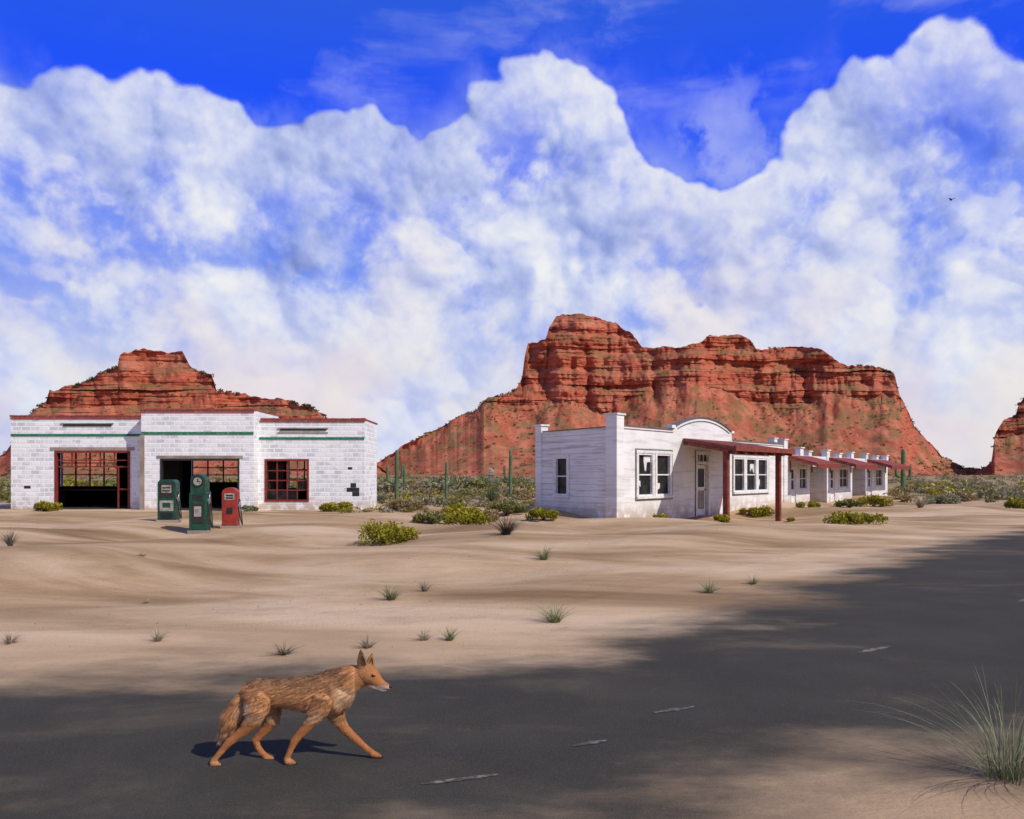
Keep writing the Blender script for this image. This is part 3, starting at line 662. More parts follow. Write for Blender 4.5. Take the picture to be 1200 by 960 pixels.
# ------------------------------------------------------------ gas pumps
cream=noisy('cream_enamel',(.42,.41,.36),(.24,.22,.18),7,.5,.2,c3=(.15,.09,.06))
pgreen=noisy('green_enamel',(.008,.075,.04),(.005,.04,.025),6,.45,.2,c3=(.05,.06,.045),spec=.4)
pred=noisy('red_enamel',(.40,.035,.025),(.24,.03,.02),6,.45,.2,c3=(.14,.06,.045),spec=.4)
chrome=noisy('dull_chrome',(.45,.45,.45),(.3,.29,.28),10,.35,.2,metal=.8)
rub=noisy('black_rubber',(.015,.015,.015),(.03,.03,.03),10,.6,.2)
def tube_mesh(name,pts,r,mat,parent,seg=8):
    pts=[np.array(p_,float) for p_ in pts]; V=[];F=[]
    rr=r if hasattr(r,'__len__') else [r]*len(pts)
    for i,p_ in enumerate(pts):
        t_=pts[min(i+1,len(pts)-1)]-pts[max(i-1,0)]; t_=t_/np.linalg.norm(t_)
        a=np.cross(t_,[0.13,.97,.2]); a/=np.linalg.norm(a); bb=np.cross(t_,a)
        for k_ in range(seg):
            an=2*math.pi*k_/seg; V.append(p_+rr[i]*(a*math.cos(an)+bb*math.sin(an)))
    for i in range(len(pts)-1):
        for k_ in range(seg): F.append([i*seg+k_,i*seg+(k_+1)%seg,(i+1)*seg+(k_+1)%seg,(i+1)*seg+k_])
    F+=[list(range(seg-1,-1,-1)),[(len(pts)-1)*seg+k_ for k_ in range(seg)]]
    return mesh_ob(name,V,F,mat,parent,smooth=True)
def disc(name,fr,u,n,z,r,th,mat,parent,seg=28):
    return prism(name,fr,[(u+r*math.cos(2*math.pi*i/seg),z+r*math.sin(2*math.pi*i/seg)) for i in range(seg)],n,n+th,mat,parent)
def gas_pump(x,y,w_,h,col,style,ang=0):
    z0=tz(x,y)-.03; par=empty('gas_pump',(x,y,z0))
    fr=Fr((x,y),(math.cos(ang),math.sin(ang)),(math.sin(ang),-math.cos(ang))); fr.o[2]=z0
    hw=w_/2; d=w_*.42
    boxes('plinth',fr,[(-hw-.04,hw+.04,-d-.04,d+.04,-.06,.10)],concm,par,bevel=.01)
    if style=='square':
        sh=[(-hw,.10),(hw,.10),(hw,h-.10),(hw-.04,h-.03),(hw-.1,h),(-hw+.1,h),(-hw+.04,h-.03),(-hw,h-.10)]
    elif style=='tall':
        sh=[(-hw,.10),(hw,.10),(hw,h*.66),(hw*.86,h*.70),(hw*.86,h-hw*.8)]+[(hw*.86*math.cos(a),h-hw*.80+hw*.8*math.sin(a)) for a in np.linspace(.15,math.pi-.15,12)]+[(-hw*.86,h-hw*.8),(-hw*.86,h*.70),(-hw,h*.66)]
    else:
        sh=[(-hw,.10),(hw,.10),(hw,h-.16)]+[(hw*math.cos(a),h-.16+.16*math.sin(a)) for a in np.linspace(.2,math.pi-.2,10)]+[(-hw,h-.16)]
    prism('body',fr,sh,-d,d,col,par,bevel=.018)
    if style=='square':
        boxes('face_plate',fr,[(-hw+.07,hw-.07,d,d+.012,h*.60,h-.10)],slotm,par,bevel=.004)
        boxes('meter_window',fr,[(-hw+.13,hw-.13,d+.012,d+.02,h*.70,h-.17)],cream,par)
        boxes('meter_digits',fr,[(-hw+.16,hw-.16,d+.02,d+.024,h*.80,h*.83),(-hw+.16,hw-.16,d+.02,d+.024,h*.73,h*.76)],slotm,par)
        boxes('lower_panel',fr,[(-hw+.07,hw-.07,d,d+.012,.38,h*.52)],cream,par,bevel=.004)
        boxes('vent_louvres',fr,[(-hw+.1,hw-.1,d,d+.02,.16+.05*i,.185+.05*i) for i in range(4)],slotm,par)
        boxes('panel_badge',fr,[(-.12,.12,d+.012,d+.018,h*.36,h*.47)],pgreen,par)
    elif style=='tall':
        disc('clock_bezel',fr,0,d,h-hw*.85,hw*.62,.03,slotm,par); disc('clock_face',fr,0,d+.03,h-hw*.85,hw*.46,.008,cream,par)
        boxes('clock_hands',fr,[(-.012,.012,d+.038,d+.044,h-hw*.85,h-hw*.5),(-.012,.09,d+.038,d+.043,h-hw*.85-.012,h-hw*.85+.012)],slotm,par)
        boxes('sight_panel',fr,[(-hw*.55,hw*.55,d,d+.012,h*.56,h*.66)],slotm,par)
        boxes('lower_panel',fr,[(-hw+.09,hw-.09,d,d+.012,.30,h*.50)],slotm,par,bevel=.004)
        boxes('panel_inset',fr,[(-hw+.15,hw-.15,d+.012,d+.018,.50,h*.46)],cream,par)
    else:
        boxes('meter_window',fr,[(-hw+.08,hw-.08,d,d+.014,h*.70,h*.86)],cream,par,bevel=.004)
        boxes('meter_digits',fr,[(-hw+.13,hw-.13,d+.014,d+.02,h*.73,h*.765),(-hw+.13,hw-.13,d+.014,d+.02,h*.79,h*.825)],slotm,par)
        boxes('lower_panel',fr,[(-hw+.07,hw-.07,d,d+.01,.22,h*.60)],pred,par,bevel=.004)
        boxes('panel_inset',fr,[(-hw+.14,hw-.14,d+.01,d+.016,h*.36,h*.52)],slotm,par)
        boxes('side_band',fr,[(-hw-.006,hw+.006,-d*.9,d*.9,h*.63,h*.66)],chrome,par)
    hp=[]
    for t_ in np.linspace(0,1,14):
        uu=hw+.02+.10*math.sin(math.pi*t_); zz=h*.72-(h*.62)*math.sin(math.pi*t_*.92)**.9
        hp.append(fr.p(uu,-.05+.22*t_,zz))
    tube_mesh('hose',hp,.018,rub,par)
    boxes('nozzle_holster',fr,[(hw,hw+.06,.02,.16,h*.50,h*.60)],chrome,par,bevel=.008)
    tube_mesh('nozzle',[fr.p(hw+.05,.12,h*.52),fr.p(hw+.05,.12,h*.62),fr.p(hw+.05,.06,h*.68),fr.p(hw+.05,-.02,h*.69)],[.022,.024,.016,.011],chrome,par)
gas_pump(-10.9,27.1,.56,1.37,pgreen,'square',.10)
gas_pump(-9.03,24.7,.50,1.72,pgreen,'tall',.06)
gas_pump(-8.5,25.8,.46,1.25,pred,'round',.12)

# ------------------------------------------------------------ plants
def blades(c,nb,h,spread,wd,cols,seg=5,droop=.3,up=.5):
    V=[];C=[];F=[]
    for i in range(nb):
        a=rng.uniform(0,2*math.pi); r=rng.random()**.6; hh=h*rng.uniform(.5,1.05)*(1-.25*r); sp=spread*r*rng.uniform(.6,1.1)
        bx=c[0]+math.cos(a)*spread*.12*rng.random(); by=c[1]+math.sin(a)*spread*.12*rng.random()
        perp=np.array([-math.sin(a+rng.normal()*.8),math.cos(a+rng.normal()*.8),0])
        t_=rng.random(); cc=(np.array(cols[0])*(1-t_)+np.array(cols[1])*t_)*rng.uniform(.7,1.25)
        k0=len(C)
        for s_ in range(seg+1):
            t=s_/seg; w2=wd*(1-t)**.7*.5
            q=np.array([bx+math.cos(a)*sp*t**1.5,by+math.sin(a)*sp*t**1.5,c[2]-.01+hh*(t-droop*r*t*t*t)])
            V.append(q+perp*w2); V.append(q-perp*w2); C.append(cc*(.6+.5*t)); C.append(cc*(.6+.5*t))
        for s_ in range(seg): F.append([k0+2*s_,k0+2*s_+1,k0+2*s_+3,k0+2*s_+2])
    return np.array(V),np.array(F),np.array(C)
GRN=[(.20,.24,.09),(.46,.44,.26)]; DRY=[(.30,.24,.15),(.52,.46,.33)]; GRY=[(.14,.12,.09),(.30,.26,.19)]
def tuft(name,x,y,wd,h,cols,nb=70,bw=.006,**kw):
    c=(x,y,tz(x,y)); v,f,cc=blades(c,nb,h,wd/2,bw,cols,**kw); mesh_ob(name,v,f,leafm,loc=c,cols=cc)
for (x,y,wd,h,cl,nb) in [(.585,15.8,.95,.36,GRN,110),(-1.58,11.1,.75,.30,GRN,110),(-1.24,12.1,.55,.22,DRY,60),(.46,9.2,.85,.31,GRN,110),
    (2.65,11.5,.70,.28,GRN,90),(3.5,12.4,.5,.2,GRN,80),(-3.39,8.16,.44,.2,DRY,60),(-2.02,7.55,.48,.16,GRY,80),(-1.33,7.84,.42,.18,DRY,70),
    (-.845,8.2,.36,.16,DRY,70),(-.6,8.2,.36,.21,GRN,70),(-4.73,8.04,.4,.18,DRY,70),(-4.85,11.3,.4,.10,DRY,40),(-10,17,.7,.5,GRY,110),(17.7,37,1.5,.7,DRY,160),(-6.5,15,.4,.12,DRY,40)]:
    tuft('grass_tuft',x,y,wd,h,cl,nb,bw=.0035+.0006*y)
tuft('grass_tuft',2.60,4.48,1.75,.68,[(.12,.17,.07),(.46,.47,.27)],190,bw=.0050,seg=9,droop=.55)
tuft('dead_shrub',-.14,20.2,1.6,.66,[(.06,.045,.035),(.16,.13,.10)],220,bw=.014)
YEL=[(.22,.20,.018),(.44,.38,.03)]; OLV=[(.13,.14,.04),(.29,.27,.08)]; DK=[(.08,.09,.03),(.18,.17,.07)]; TAN=[(.28,.20,.09),(.44,.33,.17)]; SAGE=[(.19,.19,.10),(.36,.34,.20)]
def shrub(name,x,y,wd,h,cols,lobes=16,leaves=110,leaf=.035):
    c=np.array([x,y,tz(x,y)]); parts=[]
    parts.append(blades(c,36,h*.8,wd*.42,.02,[(.10,.07,.04),(.16,.12,.07)],droop=.1))
    for i in range(lobes):
        a=rng.uniform(0,2*math.pi); r=rng.random()**.55*wd*.40
        hh=h*(.72-.45*(r/(wd*.5))**2)*rng.uniform(.55,1.05); lr=wd*rng.uniform(.09,.17)
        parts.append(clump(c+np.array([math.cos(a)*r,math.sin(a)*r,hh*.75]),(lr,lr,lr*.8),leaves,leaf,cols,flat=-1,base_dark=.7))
    parts.append(blades(c+np.array([0,0,h*.15]),60,h*.95,wd*.55,.012,cols,droop=.25))
    v,f,cc=merge(parts); mesh_ob(name,v,f,leafm,loc=tuple(c),cols=cc)
for (x,y,wd,h,cl,lb) in [(-3.2,21.2,1.85,.72,YEL,26),(-7.7,37.7,1.8,.55,YEL,14),(-20.0,36.5,1.5,.6,YEL,14),(-1.5,28,2.0,.85,YEL,24),(1.1,30,1.2,.68,YEL,16),
    (7.7,31.3,.8,.38,YEL,10),(10.9,38.2,1.9,.55,YEL,16),(10.6,26.3,1.9,.42,YEL,18),(5.7,33,.7,.25,YEL,8),(11.5,35.4,.4,.25,YEL,6),(14.2,40.5,1.4,.4,YEL,10),(-22.4,36,.9,.9,OLV,10),
    (-2.9,30.5,1.6,.6,OLV,14),(-4.6,36,1.8,.7,TAN,16),(-.2,33.5,1.8,.8,OLV,18),(16.6,42,1.5,.5,OLV,12),(22,44,2.5,.8,SAGE,16),(24,40,2,.6,YEL,14),(19.5,46,2.2,.7,YEL,14),(-2.2,34,1.6,.7,YEL,16),(12.7,29.5,.8,.25,YEL,8),(-1.0,31,1.7,.5,TAN,12),(-11.6,37.5,.9,.35,SAGE,8)]:
    shrub('shrub',x,y,wd,h,cl,lb,leaf=.028+.0009*y)
parts=[]
def scat(n_,y0,y1,a0,a1,rs,cols,dens=30):
    for i in range(n_):
        y=y0*(y1/y0)**rng.random(); x=y*rng.uniform(a0,a1)
        if -24<x<-5.8 and 37<y<45.5: continue
        rel=np.array([x,y])-A; uu=rel@f_; nn=rel@MF.n[:2]
        if -1<uu<38 and -8<nn<1.5: continue
        r=rng.uniform(*rs)*(1+.35*(rng.random()<.15))
        cl=cols[rng.integers(0,len(cols))]; c=np.array([x,y,tz(x,y)])
        for k_ in range(3):
            o_=rng.normal(size=3)*r*.45; o_[2]=abs(o_[2])*.3
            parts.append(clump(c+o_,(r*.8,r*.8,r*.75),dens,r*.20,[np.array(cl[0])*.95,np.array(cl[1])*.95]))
scat(200,34,60,-.20,.045,(.18,.42),[YEL,OLV,TAN,TAN,DRY,SAGE],34)
scat(300,55,170,-.20,.08,(.35,.75),[OLV,TAN,SAGE,DRY,YEL,TAN],26)
scat(40,70,150,-.17,.03,(.9,1.4),[OLV,SAGE],60)
scat(330,48,170,.44,.72,(.32,.7),[OLV,YEL,SAGE,TAN,DRY],26)
scat(220,50,170,-.72,-.58,(.4,.8),[OLV,SAGE,DRY],22)
scat(260,46,150,-.60,-.17,(.5,1.2),[OLV,DK,YEL],24)
scat(1000,170,620,-.75,.75,(.7,1.5),[OLV,SAGE,DRY,TAN],14)
v,f,cc=merge(parts); mesh_ob('desert_scrub',v,f,leafm,cols=cc)
sg,nt,b=new_mat('cactus_skin'); p=pos(nt)
nt.put(b.inputs['Base Color'],nt.mix(nt.sm(nt.noise(p,3,4),.35,.65),(.07,.12,.045),(.13,.17,.08))); b.inputs['Roughness'].default_value=.7
def saguaro(x,y,h,r,arms):
    z0=tz(x,y)-.1; par=empty('saguaro_cactus',(x,y,z0))
    def stem(name,pts,rr):
        pts=[np.array(q,float) for q in pts]; seg=36; V=[];F=[]
        P_=[];R_=[]
        for i in range(len(pts)-1):
            for t in np.linspace(0,1,6)[:-1]: P_.append(pts[i]*(1-t)+pts[i+1]*t); R_.append(rr[i]*(1-t)+rr[i+1]*t)
        P_.append(pts[-1]); R_.append(rr[-1])
        tip=P_[-1]-P_[-2]; tip/=np.linalg.norm(tip)
        for t in (.4,.75,.97): P_.append(pts[-1]+tip*rr[-1]*t); R_.append(rr[-1]*math.sqrt(1-t*t))
        for i,q in enumerate(P_):
            t_=P_[min(i+1,len(P_)-1)]-P_[max(i-1,0)]; t_/=np.linalg.norm(t_)
            a=np.cross(t_,[0,1,.01]); a/=np.linalg.norm(a); bb=np.cross(t_,a)
            for k_ in range(seg):
                an=2*math.pi*k_/seg; ra=R_[i]*(1 if k_%3 else .80); V.append(q+ra*(a*math.cos(an)+bb*math.sin(an)))
        for i in range(len(P_)-1):
            for k_ in range(seg): F.append([i*seg+k_,i*seg+(k_+1)%seg,(i+1)*seg+(k_+1)%seg,(i+1)*seg+k_])
        F.append([(len(P_)-1)*seg+k_ for k_ in range(seg)])
        mesh_ob(name,V,F,sg,par,smooth=True)
    b0=np.array([x,y,z0])
    stem('trunk',[b0,b0+[0,0,h*.4],b0+[.02,0,h*.8],b0+[.02,0,h]],[r*.85,r,r,r*.8])
    for i,(s,za,l,up) in enumerate(arms):
        e=b0+[0,0,za]
        stem('arm_%d'%(i+1),[e,e+[s*l*.6,0,.02],e+[s*l,0,.16],e+[s*l*1.05,0,.16+up*.6],e+[s*l*1.05,0,.16+up]],[r*.5,r*.6,r*.65,r*.68,r*.55])
saguaro(-6.35,47,2.95,.12,[(-1,1.2,.48,.75),(1,1.0,.42,.95),(1,1.5,.30,.5)])
saguaro(-3.85,50,2.4,.09,[(1,1.1,.3,.5)])
saguaro(-.1,52,3.1,.11,[(-1,1.4,.34,.6)])
saguaro(34.6,75.5,3.95,.20,[(-1,1.6,.6,1.2),(1,1.4,.6,.9)])
def yucca(name,x,y,h,wd,bloom):
    c=np.array([x,y,tz(x,y)]); parts=[]
    for i in range(3 if bloom else 1):
        parts.append(blades(c+np.array([0,0,.12*i]),60,h*(.62 if bloom else 1),wd/2,.05,[(.07,.11,.05),(.19,.24,.11)],droop=.05,seg=4))
    if bloom:
        parts.append(blades(c,8,h*1.0,.03,.04,[(.22,.2,.1),(.3,.28,.15)],droop=0))
        parts.append(clump(c+np.array([0,0,h*.95]),(.15,.15,.38),160,.06,[(.55,.50,.38),(.75,.70,.58)],flat=-1))
    v,f,cc=merge(parts); mesh_ob(name,v,f,leafm,loc=tuple(c),cols=cc)
yucca('yucca',-1.0,41,1.6,1.1,True); yucca('agave',-3.0,45,.95,1.5,False); yucca('agave',-.2,44,.8,1.2,False)
b0=np.array([30.9,60,20.9]); V=[b0+[-.3,0,.08],b0+[-.14,.1,.12],b0+[0,.16,0],b0+[0,-.14,0],b0+[.14,.1,.12],b0+[.3,0,.06],b0+[-.13,-.08,.1],b0+[.13,-.08,.1],b0+[0,.3,0],b0+[.06,.28,0],b0+[0,-.26,.02],b0+[0,0,-.06]]
mesh_ob('bird',V,[[0,6,1],[1,6,3,2],[2,3,7,4],[4,7,5],[2,8,9],[3,10,2],[3,11,2],[10,11,3]],slotm,loc=tuple(b0))

# ------------------------------------------------------------ coyote
CX,CY=-1.21,4.75
def pt(a,b_,yo=0):
    d=CY+yo; return np.array([(a-600)*d/1000,d,1.6-(b_-556)*d/1000])
SC=CY/1000
def loft(secs,seg=18):
    P_=[s[0] for s in secs]; V=[];F=[]
    t0=P_[1]-P_[0]; t0/=np.linalg.norm(t0); t1=P_[-1]-P_[-2]; t1/=np.linalg.norm(t1)
    secs=[(P_[0]-t0*secs[0][1]*.7,secs[0][1]*.5,secs[0][2]*.5)]+list(secs)+[(P_[-1]+t1*secs[-1][1]*.7,secs[-1][1]*.5,secs[-1][2]*.5)]
    P_=[s[0] for s in secs]
    for i,s in enumerate(secs):
        t_=P_[min(i+1,len(P_)-1)]-P_[max(i-1,0)]; t_/=np.linalg.norm(t_)
        Yv=np.array([0,1.,0]); a=np.cross(t_,Yv); a/=np.linalg.norm(a); Y2=np.cross(a,t_)
        for k_ in range(seg):
            an=2*math.pi*k_/seg; V.append(s[0]+a*s[1]*math.cos(an)+Y2*s[2]*math.sin(an))
    for i in range(len(P_)-1):
        for k_ in range(seg): F.append([i*seg+k_,(i+1)*seg+k_,(i+1)*seg+(k_+1)%seg,i*seg+(k_+1)%seg])
    F+=[list(range(seg)),[(len(P_)-1)*seg+k_ for k_ in range(seg-1,-1,-1)]]
    return V,F
VV=[];FF=[]
def addl(secs,seg=18):
    v,f=loft(secs,seg); k_=len(VV); VV.extend(v); FF.extend([[k_+i for i in q] for q in f])
def path(lst,lat=.85): addl([(pt(a,b_,yo),r*SC,r*SC*lat) for a,b_,yo,r in lst])
addl([(pt(a,b_),hh*SC,w_) for a,b_,hh,w_ in [(287,821,8,.028),(293,816,15,.050),(304,813.5,18,.062),(320,812,17,.060),(336,812,17.5,.063),(352,813,20,.070),(368,814,23,.077),(382,813,25,.078),(394,810,24,.070),(403,806,20,.058)]],24)
addl([(pt(a,b_),hh*SC,w_) for a,b_,hh,w_ in [(388,805,20,.060),(400,802,19.5,.058),(411,797,17,.053),(420,793,14,.048),(428,791,11,.042)]],20)
addl([(pt(a,b_),hh*SC,w_) for a,b_,hh,w_ in [(417,789,9,.036),(424,788.5,11.5,.048),(431,790,11.8,.050),(437,794,10,.042),(442,798.8,7.2,.029),(447,802,5.4,.021),(452,804.2,4.4,.017),(456,805.6,3.3,.013)]],20)
path([(434,801,0,5),(441,805,0,3.6),(447,808,0,2.6),(451.5,809.3,0,1.9)],1.1)
def ear(a0,b0_,a1,b1_,y0,y1,r0):
    addl([(pt(a0,b0_,y0),r0*SC,.016),(pt(a0*.65+a1*.35,b0_*.65+b1_*.35,y0*.65+y1*.35),r0*1.02*SC,.013),(pt(a0*.3+a1*.7,b0_*.3+b1_*.7,y0*.3+y1*.7),r0*.66*SC,.009),(pt(a1,b1_,y1),r0*.15*SC,.004)],12)
ear(425,782,422.5,762,-.026,-.036,5.8); ear(433,782,436,766,.020,.034,5.0)
path([(292,811,0,7),(286,819,0,9),(280,829,0,10.5),(274,839,0,11.5),(268,849,0,10),(263,857,0,6.5),(260,863,0,2.5)],.85)
n1,f1=-.052,.052
path([(304,818,n1*.6,17),(301,832,n1*.9,13.5),(296,845,n1,9.5),(287,855,n1,6.5),(277,863,n1,5.0),(269,869.5,n1,4.8),(262,877,n1,3.6),(254,887,n1-.005,3.4),(249.5,892.5,n1-.005,3.7)],.80)
path([(249,894,n1-.005,4.0),(255,896,n1-.005,3.2)],1.2)
path([(312,818,f1*.6,16),(318,832,f1*.9,12),(319,844,f1,8.8),(312,853,f1,6.4),(305,861,f1,4.9),(299.5,867.5,f1,4.7),(302,875,f1,3.6),(307,882,f1,3.4),(311,886,f1,3.7)],.80)
path([(311,887.2,f1,3.6),(318,889,f1,3.0)],1.2)
path([(381,817,n1*.75,14.5),(375,830,n1*.95,11.5),(368,841,n1,8.0),(360,851,n1,6.0),(351,861,n1,4.9),(345,868.5,n1,4.7),(341,877,n1,3.6),(337.5,886,n1,3.4),(336,890,n1,3.8)],.82)
path([(336,891.6,n1,4.0),(342.5,893.6,n1,3.2)],1.2)
path([(389,818,f1*.75,14.5),(391,832,f1*.95,11),(396,843,f1,7.8),(403,853,f1,5.8),(412,861.5,f1,4.8),(418,867,f1,4.5),(425,873,f1,3.6),(432,879,f1,3.4),(436,882,f1,3.7)],.82)
path([(436,883,f1,3.8),(443,885.6,f1,3.0)],1.2)
for (a,b_,yo) in ((258,896.5,n1),(321,890,f1),(345.5,894.3,n1),(446,886.4,f1)):
    for k_ in (-.013,-.004,.005,.014): addl([(pt(a-3,b_-.8,yo+k_),2.0*SC,.0055),(pt(a,b_,yo+k_),1.8*SC,.005)],8)
coy=empty('coyote',(CX,CY,0))
tmp=mesh_ob('tmp',VV,FF,None,coy); fixn(tmp)
r=tmp.modifiers.new('r','REMESH'); r.mode='VOXEL'; r.voxel_size=.0042
s=tmp.modifiers.new('s','SMOOTH'); s.iterations=5; s.factor=.5
bpy.context.view_layer.update(); dg=bpy.context.evaluated_depsgraph_get()
me=bpy.data.meshes.new_from_object(tmp.evaluated_get(dg)); bpy.data.objects.remove(tmp)
nv=len(me.vertices); co_=np.empty(nv*3); me.vertices.foreach_get('co',co_); co_=co_.reshape(-1,3)
nf=len(me.polygons)
me.calc_loop_triangles(); ti=np.empty(len(me.loop_triangles)*3,dtype=np.int32); me.loop_triangles.foreach_get('vertices',ti); ti=ti.reshape(-1,3)
Oc=np.array([CX,CY,0])
def prof_uv(pw):
    d=pw[:,1]; return pw[:,0]/d*1000+600, 556+(1.6-pw[:,2])/d*1000
def fn3(p_,s,seed=0.): return np.array([noise.noise(Vector((q[0]*s+seed,q[1]*s,q[2]*s))) for q in p_])
def coat(pw):
    a,b_=prof_uv(pw); n_=len(a); c=np.zeros((n_,3))
    tawny=np.array((.44,.205,.085)); grizz=np.array((.25,.125,.062)); pale=np.array((.60,.42,.27)); rust=np.array((.48,.19,.066)); dark=np.array((.05,.033,.025))
    c[:]=tawny
    def blend(m,col):
        m=np.clip(m,0,1)[:,None]; c[:]=c*(1-m)+col*m
    bot=sstep(824,840,b_)*sstep(296,306,a)*sstep(402,392,a)*(b_<846)
    blend(sstep(818,798,b_)*sstep(282,300,a)*sstep(412,400,a)*.95,grizz)
    blend(sstep(842,856,b_),rust)
    blend(bot*.35,pale)
    blend(sstep(275,290,a)*sstep(302,292,a)*sstep(818,826,b_)*sstep(846,838,b_)*.75,pale)
    blend((a>396)*(a<424)*sstep(800,810,b_)*sstep(832,822,b_)*.55,pale)
    blend((a<286)*(b_<864)*(a>250)*sstep(832,842,b_)*sstep(.035,.025,np.abs(pw[:,1]-CY))*.5,pale)
    blend((a>414)*(b_<812)*sstep(436,428,a)*.35,tawny*1.1)
    blend((a>436)*(b_<803)*.8,rust*1.05)
    blend((a>432)*sstep(802,806,b_)*(b_<816)*(a<456)*.85,np.array((.66,.56,.46)))
    blend((a<430)*(b_<779)*.45,grizz); blend((b_<767.5)*.6,dark)
    blend((b_>888)*.15,pale)
    return c
pw=co_+Oc
base=coat(pw)*(1+.15*fn3(pw,38,3)[:,None])
ca=np.ones((nv,4)); ca[:,:3]=np.clip(base*.78,0,1)
at=me.color_attributes.new('Col','FLOAT_COLOR','POINT'); at.data.foreach_set('color',ca.ravel())
me.polygons.foreach_set('use_smooth',[True]*nf)
furm=vcol_mat('coyote_fur',.8,0,.15)
me.materials.clear(); me.materials.append(furm); me.name='body'
bo=bpy.data.objects.new('body',me); scene.collection.objects.link(bo); bo.parent=coy
Pa,Pb,Pc=pw[ti[:,0]],pw[ti[:,1]],pw[ti[:,2]]; cr_=np.cross(Pb-Pa,Pc-Pa); ar=np.linalg.norm(cr_,axis=1); nrm=cr_/np.maximum(ar,1e-12)[:,None]
NB=90000; idx=rng.choice(len(ti),NB,p=ar/ar.sum()); r1=np.sqrt(rng.random(NB)); r2=rng.random(NB)
pp=Pa[idx]*(1-r1)[:,None]+Pb[idx]*(r1*(1-r2))[:,None]+Pc[idx]*(r1*r2)[:,None]; nn=nrm[idx]
a,b_=prof_uv(pp)
flow=np.tile(np.array([-1.,0,-.42]),(NB,1)); ln=np.full(NB,.030)
leg=(b_>848)&~((a<284)&(b_<866)&(np.abs(pp[:,1]-CY)<.03)); flow[leg]=(-.25,0,-1); ln[leg]=.008
th=(b_>836)&(b_<=848); flow[th]=(-.5,0,-.8); ln[th]=.018
tail=(a<287)&(b_>815)&(b_<868)&(np.abs(pp[:,1]-CY)<.05)&~leg; flow[tail]=(-.42,0,-.9); ln[tail]=.048
neck=(a>392)&(a<420)&(b_<840); flow[neck]=(-.85,0,-.5); ln[neck]=.034
head=(a>417)&(b_<815); flow[head]=(-1,0,.05); ln[head]=.009
mz=(a>440)&(b_<815); ln[mz]=.004; earm=(b_<781)&head; flow[earm]=(0,0,1); ln[earm]=.006
paw=(b_>884); ln[paw]=.004
belly=(b_>826)&(b_<846)&(a>312)&(a<385)&(nn[:,2]<-.2); flow[belly]=(-.8,0,-.8); ln[belly]=.022
flow/=np.linalg.norm(flow,axis=1)[:,None]
flow=flow-nn*(flow*nn).sum(1)[:,None]; flow/=np.maximum(np.linalg.norm(flow,axis=1),1e-3)[:,None]
# streak noise sampled along the lie of the hair so it reads as long guard hairs
al=pp[:,0]*.92+pp[:,2]*.39; ac2=-pp[:,0]*.39+pp[:,2]*.92
cl_=fn3(np.stack([al*.22,pp[:,1]*.6,ac2*1.6],1),75,9)
cl2=fn3(np.stack([al*.5,pp[:,1]*.5,ac2],1),22,4)
flow+=rng.normal(size=(NB,3))*.07; flow[:,2]+=cl2*.22; dirn=flow*.97+nn*.15; dirn/=np.linalg.norm(dirn,axis=1)[:,None]
ln*=rng.uniform(.7,1.2,NB)*(1+.25*cl_)
side=np.cross(dirn,nn); side/=np.maximum(np.linalg.norm(side,axis=1),1e-3)[:,None]
wd=np.where(ln>.015,.0015,.0010)[:,None]
root=pp-nn*.001; mid=pp+dirn*(ln*.5)[:,None]+nn*(ln*.03)[:,None]; tip=pp+dirn*ln[:,None]-np.array([0,0,1.])*(ln*.08)[:,None]
FV=np.stack([root-side*wd,root+side*wd,mid+side*wd*.8,mid-side*wd*.8,tip],1).reshape(-1,3)
FV[:,2]=np.maximum(FV[:,2],.003)
kk=np.arange(NB)*5
quads=np.stack([kk,kk+1,kk+2,kk+3],1).tolist(); tr=np.stack([kk+3,kk+2,kk+4],1).tolist()
cb=coat(pp)
gz=((b_<828)&(a>285)&(a<412))|tail
rd=rng.random(NB); mul=rng.uniform(.86,1.18,NB)*(1+.70*cl_*np.where(leg|head,.3,1))*(1+.16*cl2*np.where(leg|head,.3,1))
mul[gz&(rd<.15)]*=.5; lt=gz&(rd>.92)
cb=cb*np.clip(mul,.3,2)[:,None]; cb[lt]=cb[lt]*.65+np.array((.52,.40,.28))*.35
tipd=tail&(b_>859); cb[tipd]*=.6
CC=np.repeat(np.clip(cb,0,1),5,0)
mesh_ob('fur',FV,quads+tr,furm,coy,cols=CC)
def ell(name,c,r,mat,seg=14):
    V=[];F=[]
    for i in range(seg//2+1):
        ph=math.pi*i/(seg//2)
        for j in range(seg):
            t_=2*math.pi*j/seg; V.append(c+np.array([r[0]*math.sin(ph)*math.cos(t_),r[1]*math.sin(ph)*math.sin(t_),r[2]*math.cos(ph)]))
    for i in range(seg//2):
        for j in range(seg): F.append([i*seg+j,i*seg+(j+1)%seg,(i+1)*seg+(j+1)%seg,(i+1)*seg+j])
    mesh_ob(name,V,F,mat,coy,smooth=True)
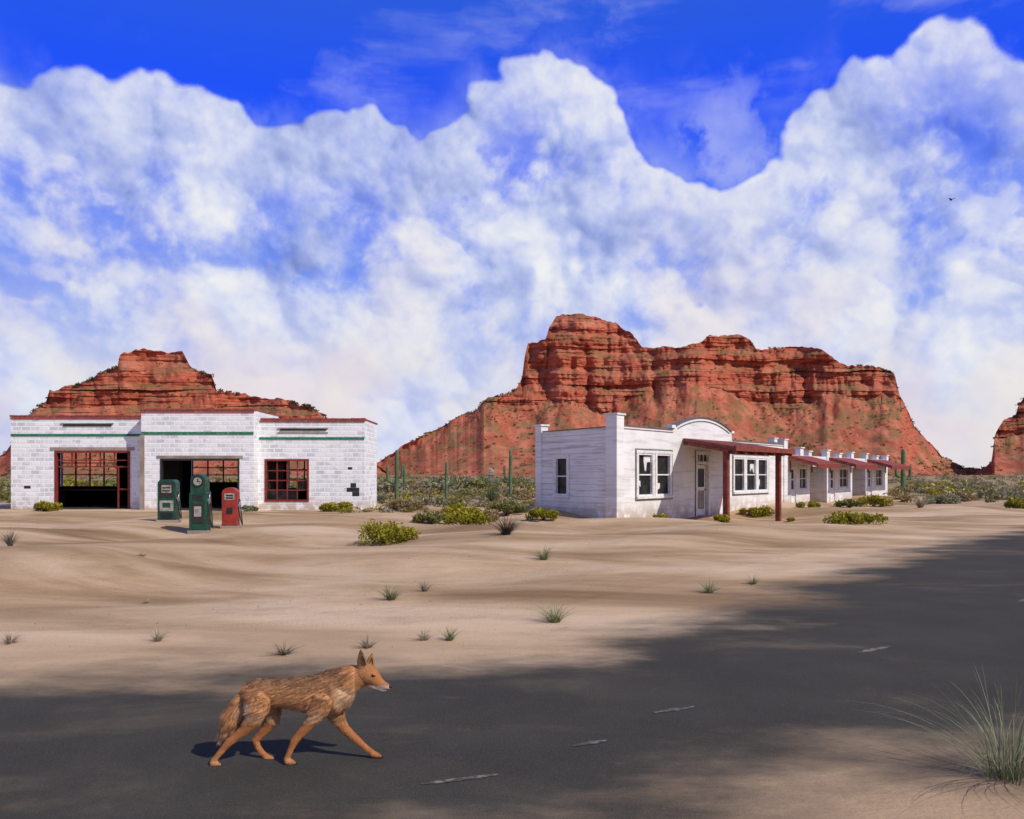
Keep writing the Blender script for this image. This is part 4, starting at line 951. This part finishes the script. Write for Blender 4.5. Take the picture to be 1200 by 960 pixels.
nosem,nt,b=new_mat('wet_nose'); nt.put(b.inputs['Base Color'],nt.mix(nt.noise(pos(nt),300,3),(.008,.008,.008),(.02,.018,.017))); b.inputs['Roughness'].default_value=.35
eyem,nt,b=new_mat('amber_eye'); nt.put(b.inputs['Base Color'],nt.mix(nt.noise(pos(nt),400,2),(.01,.006,.003),(.05,.025,.008))); b.inputs['Roughness'].default_value=.12
for sgn in (-1,1):
    ell('eye',pt(437.2,792.2,sgn*.0395),(.0100,.0065,.0070),eyem)
    tube_mesh('eyelid',[pt(434.4,792.6,sgn*.044),pt(436.4,790.4,sgn*.0435),(pt(440,792.8,sgn*.0375))],[.0019,.0026,.0016],nosem,coy,6)
ell('nose',pt(457.2,804.4),(.0125,.0130,.0105),nosem)
for sgn in (-1,1):
    tube_mesh('mouth_line',[pt(455.5,808.3,sgn*.012),pt(450,808.6,sgn*.020),pt(444,807.3,sgn*.0255),pt(439,804.8,sgn*.034)],[.0016,.0020,.0020,.0012],nosem,coy,6)
iem=noisy('inner_ear',(.10,.055,.035),(.05,.03,.02),60,.8,.2)
for (a0,b0_,a1,b1_,y0,y1,rr) in ((426.5,780,424,766,-.045,-.047,2.5),(434.5,780,436,769.5,.003,.019,2.2)):
    V=[pt(a0-rr,b0_,y0),pt(a0+rr,b0_,y0),pt((a0+a1)/2+rr*.9,(b0_+b1_)/2,(y0+y1)/2),pt(a1,b1_,y1),pt((a0+a1)/2-rr*.8,(b0_+b1_)/2,(y0+y1)/2),pt((a0+a1)/2,(b0_+b1_)/2+2,(y0+y1)/2+.004)]
    mesh_ob('inner_ear',V,[[0,1,5],[1,2,5],[2,3,5],[3,4,5],[4,0,5]],iem,coy)
for (a,b_,yo) in ((260.5,897,n1),(323.5,890.6,f1),(348,895,n1),(448.5,887,f1)):
    for k_ in (-.013,-.004,.005,.014): tube_mesh('claw',[pt(a-1,b_-.9,yo+k_),pt(a+.6,b_-.2,yo+k_),pt(a+1.4,b_+.5,yo+k_)],[.0022,.0016,.0005],nosem,coy,6)
print('done')
